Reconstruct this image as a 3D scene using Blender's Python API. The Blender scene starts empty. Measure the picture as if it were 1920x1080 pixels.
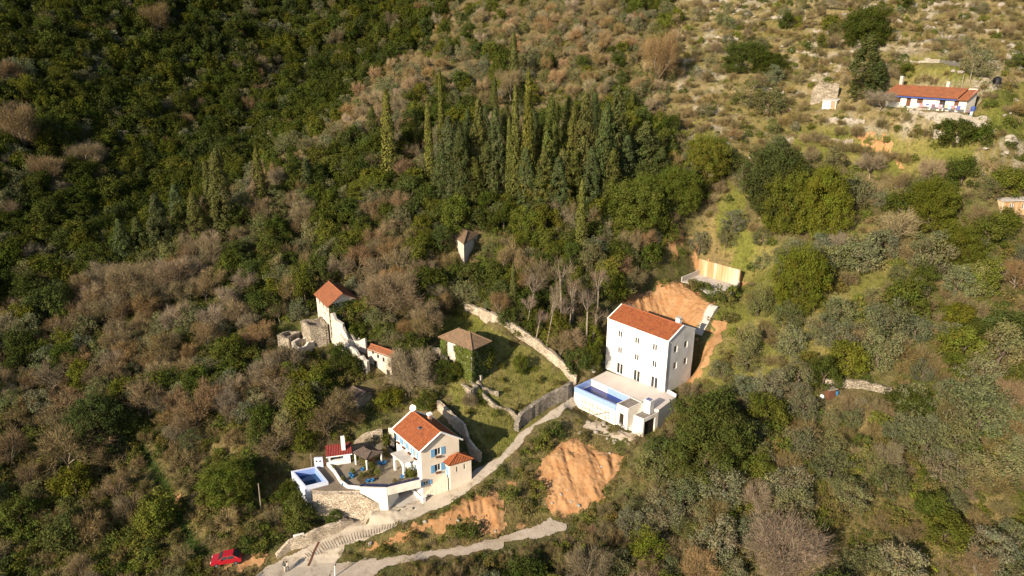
import bpy, bmesh, math, random
import numpy as np
from mathutils import Vector, Matrix
random.seed(7); rng = np.random.default_rng(11)
scene = bpy.context.scene
COL = scene.collection
# ------------------------------------------------------------------ camera, sky, sun, exposure
CAM_Z = 75.0; PITCH = math.radians(20.0); FPX = 1280.0
cam = bpy.data.cameras.new('camera'); cam.lens = 24.0; cam.sensor_width = 36.0; cam.clip_start = 1.0; cam.clip_end = 3000.0
camo = bpy.data.objects.new('camera', cam); COL.objects.link(camo)
camo.location = (0, 0, CAM_Z); camo.rotation_euler = (math.radians(70.0), 0, 0); scene.camera = camo
SUN_EL = math.radians(24.0); SUN_AZ = math.radians(220.0)       # azimuth from +Y, clockwise
world = bpy.data.worlds.new('World'); scene.world = world; world.use_nodes = True
wn = world.node_tree.nodes; wl = world.node_tree.links
sky = wn.new('ShaderNodeTexSky'); sky.sky_type = 'NISHITA'; sky.sun_disc = False
sky.sun_elevation = SUN_EL; sky.sun_rotation = SUN_AZ; sky.altitude = 300
wl.new(sky.outputs[0], wn['Background'].inputs[0]); wn['Background'].inputs[1].default_value = 0.075
sun = bpy.data.lights.new('sun', 'SUN'); sun.energy = 4.4; sun.angle = math.radians(0.53); sun.color = (1.0, 0.85, 0.655)
suno = bpy.data.objects.new('sun', sun); COL.objects.link(suno); suno.location = (-60, -60, 200)
sdir = Vector((math.sin(SUN_AZ)*math.cos(SUN_EL), math.cos(SUN_AZ)*math.cos(SUN_EL), math.sin(SUN_EL)))
suno.rotation_euler = sdir.to_track_quat('Z', 'Y').to_euler()
scene.view_settings.view_transform = 'Standard'; scene.view_settings.look = 'None'
scene.view_settings.exposure = 1.0; scene.view_settings.gamma = 1.0
scene.cycles.max_bounces = 5; scene.cycles.diffuse_bounces = 3; scene.cycles.glossy_bounces = 2
scene.cycles.transmission_bounces = 3; scene.cycles.transparent_max_bounces = 6
# ------------------------------------------------------------------ surveying helpers: photo pixel <-> world
CP, SP = math.cos(PITCH), math.sin(PITCH)
def ray(px, py):
    x = (np.asarray(px, float)-960)/FPX; y = -(np.asarray(py, float)-540)/FPX
    return np.stack([x, CP+y*SP, -SP+y*CP], -1)
def at(px, py, z):                      # the point on a pixel's ray at height z
    r = ray(px, py); return np.array([0, 0, CAM_Z])+r*((z-CAM_Z)/r[..., 2:3])
def dp(px, py, d): return np.array([0, 0, CAM_Z])+ray(px, py)*d
def proj(X, Y, Z):
    dz = Z-CAM_Z; w = Y*CP-dz*SP; v = Y*SP+dz*CP
    w = np.maximum(w, 1e-3)
    return 960+FPX*X/w, 540-FPX*v/w
def inpoly(x, y, poly):
    x = np.asarray(x, float); y = np.asarray(y, float); r = np.zeros(x.shape, bool)
    n = len(poly); j = n-1
    for i in range(n):
        xi, yi = poly[i][:2]; xj, yj = poly[j][:2]
        if yi != yj:
            r ^= ((yi > y) != (yj > y)) & (x < (xj-xi)*(y-yi)/(yj-yi)+xi)
        j = i
    return r
def segdist(x, y, pts):                 # distance to a polyline and the height along it
    best = np.full(x.shape, 1e9); zz = np.zeros(x.shape)
    for a, b in zip(pts[:-1], pts[1:]):
        dx, dy = b[0]-a[0], b[1]-a[1]; L = dx*dx+dy*dy+1e-9
        t = np.clip(((x-a[0])*dx+(y-a[1])*dy)/L, 0, 1)
        d = np.hypot(x-a[0]-t*dx, y-a[1]-t*dy); m = d < best
        best = np.where(m, d, best); zz = np.where(m, a[2]+t*(b[2]-a[2]), zz)
    return best, zz
def polydist(x, y, poly):               # 0 inside, else distance outside
    pts = [(p[0], p[1], 0) for p in poly]; d, _ = segdist(x, y, pts+[pts[0]])
    return np.where(inpoly(x, y, poly), 0, d)
_perm = np.random.default_rng(3).random((256, 256))
def vnoise(x, y):
    x = np.asarray(x, float); y = np.asarray(y, float)
    xi = np.floor(x).astype(int); yi = np.floor(y).astype(int); fx = x-xi; fy = y-yi
    fx = fx*fx*(3-2*fx); fy = fy*fy*(3-2*fy)
    g = lambda a, b: _perm[a & 255, b & 255]
    return ((g(xi, yi)*(1-fx)+g(xi+1, yi)*fx)*(1-fy)+(g(xi, yi+1)*(1-fx)+g(xi+1, yi+1)*fx)*fy)*2-1
def fbm(x, y, o=4):
    s = 0; a = 1; n = 0
    for i in range(o):
        s = s+a*vnoise(x+17.3*i, y-9.1*i); n += a; a *= .5; x = x*2.03; y = y*2.03
    return s/n
# ------------------------------------------------------------------ the lie of the land
CD = [(0,0,195),(0,200,170),(0,400,148),(0,600,132),(0,800,117),(0,1000,102),(0,1080,97),(-300,0,182),(-300,400,138),(-300,1000,96),
 (300,0,228),(300,200,198),(300,400,168),(600,0,265),(550,120,238),(850,-20,290),
 (900,0,245),(770,115,215),(650,205,190),(530,290,172),(420,370,160),(280,490,146),(150,560,138),
 (740,100,243),(620,190,218),(500,270,195),(400,345,176),
 (960,0,240),(1200,0,222),(1500,0,203),(1800,0,190),(1920,0,188),(2200,0,183),
 (960,200,182),(1200,200,175),(1450,200,166),(1920,200,150),(2200,200,146),
 (980,400,150),(1200,400,147),(1450,400,143),(1700,400,137),(1920,400,134),(2200,400,130),(1740,320,143),(1560,300,149),
 (700,400,153),(560,480,145),(760,560,134),(930,590,127),(620,660,126),(700,720,118),(400,700,123),(200,700,125),
 (500,850,109),(250,850,112),(200,1050,98),(1500,540,127),(1920,540,123),(2200,540,119),
 (1500,700,114),(1700,700,112),(1920,700,110),(1400,850,103),(1650,850,102),(1920,850,100),
 (1300,1000,94.5),(1600,1000,93.5),(1920,1000,92),(1300,1080,90.5),(1600,1080,89.5),(1920,1080,88),(2200,1080,85),
 (960,1080,91),(960,1250,82),(300,1250,86),(1700,1250,81),(860,478,142),(1180,560,135.5),(1130,640,126)]
CZP = [(560,1078,5.5),(640,1010,7),(700,975,7.8),(795,942,9),(860,900,10.3),(920,860,11.8),(1000,790,14),(1068,752,15.3),
 (428,1055,6),(540,1020,6.6),(680,1070,5.6),(850,1030,6.3),(1000,995,7.3),(1060,985,8),(1070,830,13),(1150,835,13),(1040,970,8.0),(1150,960,8.6),(1060,900,10.2),(900,945,8.8),
 (560,905,9.5),(600,950,7.2),(590,855,12.2),(700,820,13),(745,775,14.5),(880,800,14.6),(960,700,19),(1050,700,18),(900,620,22.5),(870,572,25),(860,692,21.2),(930,680,20.3),
 (1078,770,14.2),(1200,815,13.3),(1290,745,16),(1300,682,21),(1290,572,25.4),(1350,552,27.3),(1265,600,23.0),(1200,585,23.8),(1270,490,31.3),(1400,505,31.3),(1345,600,24.5),(1740,208,61),(1600,205,60),(1860,215,61)]
pts = np.array([dp(*a) for a in CD]+[at(*a) for a in CZP])
# the gully that runs behind the spur on the left
for a, b in (((770,115,215),(740,100,243)),((650,205,190),(620,190,218)),((530,290,172),(500,270,195)),((420,370,160),(400,345,176))):
    m = (dp(*a)+dp(*b))/2; m[2] -= 3.5; pts = np.vstack([pts, m])
def rbf_fit(p):
    n = len(p); d = np.hypot(p[:, None, 0]-p[None, :, 0], p[:, None, 1]-p[None, :, 1])/50
    K = np.where(d > 0, d*d*np.log(d+1e-12), 0)+np.eye(n)*0.004
    Q = np.c_[np.ones(n), p[:, :2]/50]
    A = np.block([[K, Q], [Q.T, np.zeros((3, 3))]])
    return np.linalg.solve(A, np.r_[p[:, 2], 0, 0, 0])
rw = rbf_fit(pts)
def rbf(x, y):
    o = rw[-3]+rw[-2]*x/50+rw[-1]*y/50
    for i in range(len(pts)):
        d = np.hypot(x-pts[i, 0], y-pts[i, 1])/50
        o = o+rw[i]*np.where(d > 0, d*d*np.log(d+1e-12), 0)
    return o
GX0, GY0, GR, NXg, NYg = -240.0, 40.0, 0.75, 660, 410
gx = GX0+np.arange(NXg)*GR; gy = GY0+np.arange(NYg)*GR
MX, MY = np.meshgrid(gx, gy)
HZ = rbf(MX, MY)
# dry-stone terraces worked into the right-hand hillside, small lumps everywhere
pX, pY = proj(MX, MY, HZ)
lump = 0.55*fbm(MX/9, MY/9, 4)+0.16*fbm(MX/2.1, MY/2.1, 3)
terr = np.clip((pX-1150)/250, 0, 1)*np.clip((400-pY)/120, 0, 1)
st = 2.6; q = HZ/st+0.5*fbm(MX/14, MY/14, 2); fr = q-np.floor(q)
HZ = HZ+lump+terr*0.75*(np.clip((fr-.35)/.3, 0, 1)-fr)*st
field = inpoly(pX, pY, [(800,600),(870,572),(1070,700),(1000,780),(900,850),(840,800),(830,720)])
q = HZ/1.6; fr = q-np.floor(q)
HZ = np.where(field, HZ-lump*.6+0.55*(np.clip((fr-.4)/.25, 0, 1)-fr)*1.6, HZ)
def wpts(l): return [tuple(at(a, b, z)) for a, b, z in l]
ROAD = wpts([(460,1100,4.9),(560,1072,5.5),(650,1022,6.8),(720,984,7.7),(800,950,8.7),(862,909,10.0),(925,866,11.6),(1000,800,13.6),(1060,762,15.0),(1095,735,15.9)])
TRACK = wpts([(560,1085,5.2),(690,1068,5.4),(850,1030,6.2),(930,1015,6.6),(1000,996,7.2),(1060,988,7.7)])
def carve(pts3, half, blend, drop=0.0):
    global HZ
    d, z = segdist(MX, MY, pts3); w = np.clip(1-(d-half)/blend, 0, 1); w = w*w*(3-2*w)
    HZ = HZ*(1-w)+(z-drop)*w
def flat(poly, z, blend):
    global HZ
    d = polydist(MX, MY, poly); w = np.clip(1-d/blend, 0, 1); w = w*w*(3-2*w); HZ = HZ*(1-w)+z*w
carve(ROAD, 2.6, 2.5); carve(TRACK, 2.0, 2.5)
def pq(l, z): return [tuple(at(a, b, z)[:2]) for a, b in l]
YARD = pq([(534,880),(588,866),(655,838),(745,838),(788,899),(727,924),(675,927),(588,924),(566,922)], 12.0)
flat([YARD[i] for i in (0, 1, 2, 3, 4, 5, 6, 7, 8)], 9.6, 1.8)
flat(pq([(588,930),(675,930),(675,914),(590,910)], 12.0), 7.2, 1.6); flat(pq([(700,925),(727,923),(788,900),(760,880),(715,900)], 12.0), 8.7, 1.5)
WHITE_PAD = pq([(1078,736),(1136,694),(1262,745),(1205,790)], 17.4)
flat(pq([(1120,690),(1136,684),(1300,700),(1262,745)], 17.0), 17.0, 2.5); flat(WHITE_PAD, 13.6, 2.0)
SLAB = pq([(1274,532),(1310,514),(1385,535),(1372,566),(1335,570),(1300,545)], 27.5)
flat(SLAB, 27.35, 6.0)
_fa, _fb = at(1663,177,63.5), at(1814,186.5,63.5)          # the farmhouse front runs between these two
_fd = (_fb-_fa)[:2]/np.linalg.norm((_fb-_fa)[:2]); _fn = np.array([-_fd[1], _fd[0]])
FARM = [tuple(_fa[:2]-_fn*3), tuple(_fb[:2]-_fn*3), tuple(_fb[:2]+_fn*6), tuple(_fa[:2]+_fn*6)]
flat(FARM, 60.9, 3.0)
def hz(x, y):
    x = np.asarray(x, float); y = np.asarray(y, float)
    u = np.clip((x-GX0)/GR, 0, NXg-1.001); v = np.clip((y-GY0)/GR, 0, NYg-1.001)
    i = u.astype(int); j = v.astype(int); fu = u-i; fv = v-j
    return (HZ[j, i]*(1-fu)+HZ[j, i+1]*fu)*(1-fv)+(HZ[j+1, i]*(1-fu)+HZ[j+1, i+1]*fu)*fv
def gp(px, py):                          # where a pixel's ray first meets the ground
    px = np.atleast_1d(np.asarray(px, float)); py = np.atleast_1d(np.asarray(py, float))
    r = ray(px, py); t = np.full(px.shape, 55.0); done = np.zeros(px.shape, bool)
    for k in range(560):
        p = np.array([0, 0, CAM_Z])+r*t[:, None]
        done |= p[:, 2] < hz(p[:, 0], p[:, 1])
        t = np.where(done, t, t+0.5)
        if done.all(): break
    t = np.where(done, t-0.25, t)
    p = np.array([0, 0, CAM_Z])+r*t[:, None]; p[:, 2] = hz(p[:, 0], p[:, 1])
    return p, done
def g1(px, py):
    p, d = gp([px], [py]); return p[0]
# ------------------------------------------------------------------ mesh and object helpers
ORG = {}
def tag(o, label=None, cat=None, group=None, kind=None):
    if label: o['label'] = label
    if cat: o['category'] = cat
    if group: o['group'] = group
    if kind: o['kind'] = kind
    return o
def thing(name, label, cat, loc, group=None):
    o = bpy.data.objects.new(name, None); COL.objects.link(o); o.location = loc; o.empty_display_size = .3
    ORG[o.name] = np.array(loc, float); return tag(o, label, cat, group)
class MB:
    def __init__(s): s.v = []; s.f = []; s.uv = []; s.m = []
    def poly(s, P, uv=None, mi=0):
        n = len(s.v); s.v += [tuple(map(float, p)) for p in P]; s.f.append(tuple(range(n, n+len(P))))
        s.uv.append(uv); s.m.append(mi); return s
    def prism(s, poly, z0, z1, mi=0, top_mi=None):
        n = len(poly); a = sum(poly[i][0]*poly[(i+1) % n][1]-poly[(i+1) % n][0]*poly[i][1] for i in range(n))
        if a < 0: poly = poly[::-1]
        s.poly([(p[0], p[1], z1) for p in poly], mi=mi if top_mi is None else top_mi); s.poly([(p[0], p[1], z0) for p in poly[::-1]], mi=mi)
        for i in range(n):
            p, q = poly[i], poly[(i+1) % n]; s.poly([(p[0], p[1], z0), (q[0], q[1], z0), (q[0], q[1], z1), (p[0], p[1], z1)], mi=mi)
        return s
    def obox(s, c, u, w, h, d, t=0.0, mi=0):      # box centred at c, w along u (2D dir), d across, h in z from c.z, tilt none
        u = np.array(u)/np.linalg.norm(u); n = np.array([-u[1], u[0]]); c = np.array(c, float)
        P = [tuple(c[:2]+u*a*w/2+n*b*d/2) for a, b in ((-1, -1), (1, -1), (1, 1), (-1, 1))]
        return s.prism(P, c[2], c[2]+h, mi)
    def tube(s, P, R, k=6, mi=0):
        P = [np.array(p, float) for p in P]; rings = []
        for i, p in enumerate(P):
            d = P[min(i+1, len(P)-1)]-P[max(i-1, 0)]; d = d/(np.linalg.norm(d)+1e-9)
            a = np.cross(d, (0, 0, 1) if abs(d[2]) < .9 else (1, 0, 0)); a /= np.linalg.norm(a); b = np.cross(d, a)
            r = R[i] if hasattr(R, '__len__') else R
            n = len(s.v); rings.append(n)
            s.v += [tuple(p+(a*math.cos(t)+b*math.sin(t))*r) for t in [2*math.pi*j/k for j in range(k)]]
        for n0, n1 in zip(rings[:-1], rings[1:]):
            for j in range(k): s.f.append((n0+j, n0+(j+1) % k, n1+(j+1) % k, n1+j)); s.uv.append(None); s.m.append(mi)
        for n, rev in ((rings[0], 1), (rings[-1], 0)):
            c = tuple(range(n, n+k)); s.f.append(c[::-1] if rev else c); s.uv.append(None); s.m.append(mi)
        return s
    def lathe(s, c, prof, k=12, mi=0):           # prof: (radius, z)
        c = np.array(c, float); rings = []
        for r, z in prof:
            rings.append(len(s.v)); s.v += [(c[0]+r*math.cos(2*math.pi*j/k), c[1]+r*math.sin(2*math.pi*j/k), c[2]+z) for j in range(k)]
        for n0, n1 in zip(rings[:-1], rings[1:]):
            for j in range(k): s.f.append((n0+j, n0+(j+1) % k, n1+(j+1) % k, n1+j)); s.uv.append(None); s.m.append(mi)
        s.f.append(tuple(range(rings[-1], rings[-1]+k))); s.uv.append(None); s.m.append(mi)
        return s
    def build(s, name, mat, parent=None, smooth=False):
        me = bpy.data.meshes.new(name); o0 = ORG[parent.name] if parent else np.zeros(3)
        me.from_pydata([tuple(np.array(p)-o0) for p in s.v], [], s.f)
        for m in (mat if isinstance(mat, (list, tuple)) else [mat]): me.materials.append(m)
        if any(s.m): me.polygons.foreach_set('material_index', s.m)
        if any(u is not None for u in s.uv):
            ul = me.uv_layers.new(name='UVMap')
            for p, u in zip(me.polygons, s.uv):
                if u is not None:
                    for li, q in zip(p.loop_indices, u): ul.data[li].uv = q
        if smooth: me.polygons.foreach_set('use_smooth', [True]*len(me.polygons))
        me.update(); o = bpy.data.objects.new(name, me); COL.objects.link(o)
        if parent: o.parent = parent
        ORG[o.name] = o0; return o
def npmesh(name, V, Fq, mats, attrs=None, smooth=False, fm=None):      # big meshes straight from arrays (all quads or all tris)
    me = bpy.data.meshes.new(name); V = np.asarray(V, np.float32); Fq = np.asarray(Fq, np.int32); k = Fq.shape[1]
    me.vertices.add(len(V)); me.vertices.foreach_set('co', V.ravel())
    me.loops.add(Fq.size); me.loops.foreach_set('vertex_index', Fq.ravel())
    me.polygons.add(len(Fq)); me.polygons.foreach_set('loop_start', np.arange(len(Fq), dtype=np.int32)*k)
    for m in mats: me.materials.append(m)
    if fm is not None: me.polygons.foreach_set('material_index', np.asarray(fm, np.int32))
    me.polygons.foreach_set('use_smooth', np.full(len(Fq), bool(smooth)))
    me.update(calc_edges=True)
    for an, arr in (attrs or {}).items():
        at_ = me.attributes.new(an, 'FLOAT_COLOR', 'POINT'); a4 = np.ones((len(V), 4), np.float32); a4[:, :3] = arr
        at_.data.foreach_set('color', a4.ravel())
    return me
def nobj(name, me, parent=None):
    o = bpy.data.objects.new(name, me); COL.objects.link(o)
    if parent: o.parent = parent
    return o
# ------------------------------------------------------------------ materials
def newmat(name, rough=.85, spec=.25):
    m = bpy.data.materials.new(name); m.use_nodes = True; n = m.node_tree.nodes; b = n['Principled BSDF']
    b.inputs['Roughness'].default_value = rough; b.inputs['Specular IOR Level'].default_value = spec
    return m, n, m.node_tree.links, b
def ramp(n, stops):
    r = n.new('ShaderNodeValToRGB'); e = r.color_ramp.elements
    while len(e) < len(stops): e.new(.5)
    for x, (p, c) in zip(e, stops): x.position = p; x.color = (*c, 1)
    return r
def noisy(name, c1, c2, scale=1.0, rough=.85, spec=.25, bump=.2, detail=5, bscale=None, dirt=None, dscale=.4):
    m, n, l, b = newmat(name, rough, spec); tc = n.new('ShaderNodeNewGeometry')
    t = n.new('ShaderNodeTexNoise'); t.inputs['Scale'].default_value = scale; t.inputs['Detail'].default_value = detail; t.inputs['Roughness'].default_value = .65
    l.new(tc.outputs['Position'], t.inputs['Vector']); r = ramp(n, [(.32, c1), (.68, c2)]); l.new(t.outputs[0], r.inputs[0]); out = r.outputs[0]
    if dirt:
        t3 = n.new('ShaderNodeTexNoise'); t3.inputs['Scale'].default_value = dscale; t3.inputs['Detail'].default_value = 6; t3.inputs['Roughness'].default_value = .7
        l.new(tc.outputs['Position'], t3.inputs['Vector']); r3 = ramp(n, [(.52, (0, 0, 0)), (.7, (1, 1, 1))]); l.new(t3.outputs[0], r3.inputs[0])
        mx = n.new('ShaderNodeMix'); mx.data_type = 'RGBA'; l.new(r3.outputs[0], mx.inputs[0]); l.new(out, mx.inputs[6]); mx.inputs[7].default_value = (*dirt, 1); out = mx.outputs[2]
    l.new(out, b.inputs['Base Color'])
    if bump:
        t2 = n.new('ShaderNodeTexNoise'); t2.inputs['Scale'].default_value = bscale or scale*4; t2.inputs['Detail'].default_value = 4
        l.new(tc.outputs['Position'], t2.inputs['Vector']); bp = n.new('ShaderNodeBump'); bp.inputs['Strength'].default_value = bump; bp.inputs['Distance'].default_value = .15
        l.new(t2.outputs[0], bp.inputs['Height']); l.new(bp.outputs[0], b.inputs['Normal'])
    return m
def stone(name, c1, c2, mortar, scale=2.6, bump=.8):
    m, n, l, b = newmat(name, .95, .1); g = n.new('ShaderNodeNewGeometry')
    mp = n.new('ShaderNodeMapping'); mp.inputs['Scale'].default_value = (1, 1, 1.7); l.new(g.outputs['Position'], mp.inputs['Vector'])
    v = n.new('ShaderNodeTexVoronoi'); v.inputs['Scale'].default_value = scale; l.new(mp.outputs[0], v.inputs['Vector'])
    e = n.new('ShaderNodeTexVoronoi'); e.feature = 'DISTANCE_TO_EDGE'; e.inputs['Scale'].default_value = scale; l.new(mp.outputs[0], e.inputs['Vector'])
    sx = n.new('ShaderNodeSeparateColor'); l.new(v.outputs['Color'], sx.inputs[0]); r = ramp(n, [(0, c1), (1, c2)]); l.new(sx.outputs[0], r.inputs[0])
    r2 = ramp(n, [(.02, (0, 0, 0)), (.09, (1, 1, 1))]); l.new(e.outputs['Distance'], r2.inputs[0])
    mx = n.new('ShaderNodeMix'); mx.data_type = 'RGBA'; l.new(r2.outputs[0], mx.inputs[0]); mx.inputs[6].default_value = (*mortar, 1); l.new(r.outputs[0], mx.inputs[7])
    t = n.new('ShaderNodeTexNoise'); t.inputs['Scale'].default_value = .7; t.inputs['Detail'].default_value = 5; l.new(g.outputs['Position'], t.inputs['Vector'])
    r3 = ramp(n, [(.3, (.62, .6, .55)), (.7, (1.1, 1.08, 1.05))]); l.new(t.outputs[0], r3.inputs[0])
    m2 = n.new('ShaderNodeMix'); m2.data_type = 'RGBA'; m2.blend_type = 'MULTIPLY'; m2.inputs[0].default_value = 1; l.new(mx.outputs[2], m2.inputs[6]); l.new(r3.outputs[0], m2.inputs[7])
    l.new(m2.outputs[2], b.inputs['Base Color'])
    bp = n.new('ShaderNodeBump'); bp.inputs['Strength'].default_value = bump; bp.inputs['Distance'].default_value = .12; l.new(r2.outputs[0], bp.inputs['Height']); l.new(bp.outputs[0], b.inputs['Normal'])
    return m
def tiles(name, c1, c2, dark, wear=.5):                     # pantiles: UV in metres, u along the eave, v up the slope
    m, n, l, b = newmat(name, .8, .2); uv = n.new('ShaderNodeUVMap'); sp = n.new('ShaderNodeSeparateXYZ'); l.new(uv.outputs[0], sp.inputs[0])
    w1 = n.new('ShaderNodeTexWave'); w1.bands_direction = 'X'; w1.inputs['Scale'].default_value = 1.25; l.new(uv.outputs[0], w1.inputs['Vector'])
    w2 = n.new('ShaderNodeTexWave'); w2.bands_direction = 'Y'; w2.wave_profile = 'SAW'; w2.inputs['Scale'].default_value = .9; l.new(uv.outputs[0], w2.inputs['Vector'])
    mp = n.new('ShaderNodeMapping'); mp.inputs['Scale'].default_value = (3.9, 2.8, 1); l.new(uv.outputs[0], mp.inputs['Vector'])
    fl = n.new('ShaderNodeVectorMath'); fl.operation = 'FLOOR'; l.new(mp.outputs[0], fl.inputs[0]); wn_ = n.new('ShaderNodeTexWhiteNoise'); l.new(fl.outputs[0], wn_.inputs['Vector'])
    r = ramp(n, [(0, c1), (.7, c2), (1, tuple(x*.75 for x in c1))]); l.new(wn_.outputs[0], r.inputs[0])
    t = n.new('ShaderNodeTexNoise'); t.inputs['Scale'].default_value = 1.1; t.inputs['Detail'].default_value = 6; l.new(uv.outputs[0], t.inputs['Vector'])
    rr = ramp(n, [(.45, (0, 0, 0)), (.75, (wear, wear, wear))]); l.new(t.outputs[0], rr.inputs[0])
    mx = n.new('ShaderNodeMix'); mx.data_type = 'RGBA'; l.new(rr.outputs[0], mx.inputs[0]); l.new(r.outputs[0], mx.inputs[6]); mx.inputs[7].default_value = (*dark, 1)
    l.new(mx.outputs[2], b.inputs['Base Color'])
    ad = n.new('ShaderNodeMath'); ad.operation = 'ADD'; l.new(w1.outputs['Fac'], ad.inputs[0]); l.new(w2.outputs['Fac'], ad.inputs[1])
    bp = n.new('ShaderNodeBump'); bp.inputs['Strength'].default_value = 1; bp.inputs['Distance'].default_value = .12; l.new(ad.outputs[0], bp.inputs['Height']); l.new(bp.outputs[0], b.inputs['Normal'])
    return m
def plain(name, c, rough=.6, spec=.4, metal=0):
    m = noisy(name, tuple(x*.9 for x in c), tuple(min(1, x*1.06) for x in c), 2.0, rough, spec, .05)
    m.node_tree.nodes['Principled BSDF'].inputs['Metallic'].default_value = metal; return m
M = {}
M['white'] = noisy('white_render', (.78, .76, .72), (.86, .84, .80), .5, .9, .15, .06, dirt=(.68, .65, .6), dscale=.3)
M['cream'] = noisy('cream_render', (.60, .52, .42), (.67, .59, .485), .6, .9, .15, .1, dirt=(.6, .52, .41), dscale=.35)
M['shaded_white'] = noisy('shaded_white', (.55, .52, .48), (.64, .61, .57), .7, .9, .15, .1, dirt=(.45, .42, .38), dscale=.5)  # white render with the side's weak sun put into the colour, plus dirt
M['concrete'] = noisy('concrete', (.42, .39, .35), (.55, .51, .46), .9, .9, .15, .15, dirt=(.33, .3, .26), dscale=.5)
M['raw_white'] = noisy('raw_white_wall', (.66, .62, .55), (.78, .74, .67), .7, .9, .15, .12, dirt=(.5, .45, .37), dscale=.5)
M['paving'] = noisy('pale_paving', (.50, .44, .40), (.58, .52, .48), .8, .85, .2, .06, dirt=(.44, .38, .33), dscale=.4)
M['deck'] = noisy('brown_paving', (.16, .125, .09), (.22, .175, .125), 1.2, .85, .2, .15)
M['deck2'] = noisy('grey_brown_paving', (.20, .165, .12), (.26, .215, .155), 1.0, .85, .2, .15)
M['orange_tile'] = tiles('orange_roof_tiles', (.255, .07, .026), (.32, .104, .04), (.18, .06, .032), .6)
M['old_tile'] = tiles('old_roof_tiles', (.35, .125, .055), (.29, .105, .05), (.18, .09, .055), .9)
M['tan_tile'] = tiles('weathered_roof_tiles', (.265, .175, .105), (.20, .125, .075), (.15, .115, .075), 1.0)
M['red_tile'] = tiles('red_roof_sheets', (.22, .035, .03), (.26, .05, .04), (.16, .035, .03), .5)
M['grey_tile'] = tiles('grey_brown_shingles', (.10, .075, .06), (.14, .105, .085), (.07, .055, .05), .8)
M['slate'] = noisy('worn_roof_sheet', (.17, .15, .13), (.25, .22, .19), 1.5, .9, .1, .3, dirt=(.10, .09, .07), dscale=1)
M['stone'] = stone('pale_stone', (.50, .42, .33), (.68, .59, .48), (.36, .30, .23))
M['old_stone'] = stone('old_stone', (.30, .26, .20), (.50, .44, .36), (.20, .17, .13), 2.2)
M['old_render'] = noisy('old_render', (.44, .38, .31), (.66, .60, .52), .8, .95, .1, .4, dirt=(.30, .25, .19), dscale=.8)
M['rubble'] = stone('grey_rubble', (.24, .21, .18), (.38, .345, .30), (.10, .09, .075), 3.2)
M['glass'] = plain('dark_glass', (.03, .033, .037), .12, .5)
M['frame'] = plain('white_frame', (.72, .71, .69), .5)
M['dark'] = plain('dark_opening', (.03, .026, .022), .95, .05)
M['blue'] = plain('blue_shutter', (.13, .30, .50), .6)
M['blue_pot'] = plain('blue_glaze', (.03, .17, .38), .35, .5)
M['navy'] = plain('navy_tile', (.012, .03, .19), .25, .5)
M['pool_blue'] = plain('pool_tile', (.25, .36, .68), .4, .5)
M['pool_white'] = plain('pool_coping', (.62, .66, .78), .5)
M['brown_wood'] = noisy('brown_wood', (.10, .045, .025), (.15, .07, .04), 3, .8, .2, .1)
M['grey_wood'] = noisy('grey_wood', (.22, .18, .14), (.32, .27, .21), 3, .9, .1, .1)
M['metal'] = plain('grey_metal', (.30, .30, .31), .45, .5, .6)
M['black'] = plain('black_plastic', (.018, .018, .02), .5)
M['blue_paint'] = plain('blue_fascia', (.035, .07, .28), .6)
M['terracotta'] = plain('terracotta', (.42, .15, .07), .8)
M['brick'] = noisy('brick', (.38, .19, .12), (.48, .27, .18), 2, .9, .1, .2)
M['dirt'] = noisy('orange_dirt', (.315, .155, .065), (.40, .245, .125), .5, .95, .05, .8, 9, 1.6, dirt=(.29, .15, .07), dscale=1.1)
M['soil'] = noisy('dark_soil', (.08, .06, .035), (.14, .10, .06), 1.5, .95, .05, .5)
M['road'] = noisy('worn_concrete_road', (.36, .31, .245), (.46, .40, .32), .6, .95, .1, .35, 7, 5, dirt=(.23, .185, .135), dscale=.7)
M['track'] = noisy('pale_gravel_track', (.36, .30, .235), (.47, .40, .32), .9, .95, .1, .5, 7, 5, dirt=(.29, .225, .16), dscale=.5)
M['rock'] = noisy('limestone', (.24, .21, .17), (.38, .345, .29), 1.3, .95, .1, 1, 7, 3, dirt=(.12, .105, .075), dscale=1.8)
M['bark'] = noisy('bark', (.08, .062, .045), (.14, .108, .08), 4, .95, .1, .3)
M['pale_bark'] = noisy('pale_bark', (.19, .155, .115), (.28, .235, .18), 4, .95, .1, .3)
def water(name, c):
    m, n, l, b = newmat(name, .06, .5); b.inputs['Base Color'].default_value = (*c, 1)
    t = n.new('ShaderNodeTexNoise'); t.inputs['Scale'].default_value = 5; bp = n.new('ShaderNodeBump'); bp.inputs['Strength'].default_value = .06; l.new(t.outputs[0], bp.inputs['Height']); l.new(bp.outputs[0], b.inputs['Normal']); return m
M['water'] = water('dark_pool_water', (.012, .05, .11)); M['water_blue'] = water('blue_pool_water', (.010, .035, .22))
def stained():
    m, n, l, b = newmat('stained_concrete', .9, .1); g = n.new('ShaderNodeNewGeometry'); mp = n.new('ShaderNodeMapping'); mp.inputs['Scale'].default_value = (1.1, 1.1, .06); l.new(g.outputs['Position'], mp.inputs[0])
    t = n.new('ShaderNodeTexNoise'); t.inputs['Scale'].default_value = 1.2; t.inputs['Detail'].default_value = 5; l.new(mp.outputs[0], t.inputs[0])
    r = ramp(n, [(.36, (.56, .48, .38)), (.5, (.46, .32, .18)), (.66, (.37, .21, .095))]); l.new(t.outputs[0], r.inputs[0]); l.new(r.outputs[0], b.inputs['Base Color']); return m
M['stained'] = stained()
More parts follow.
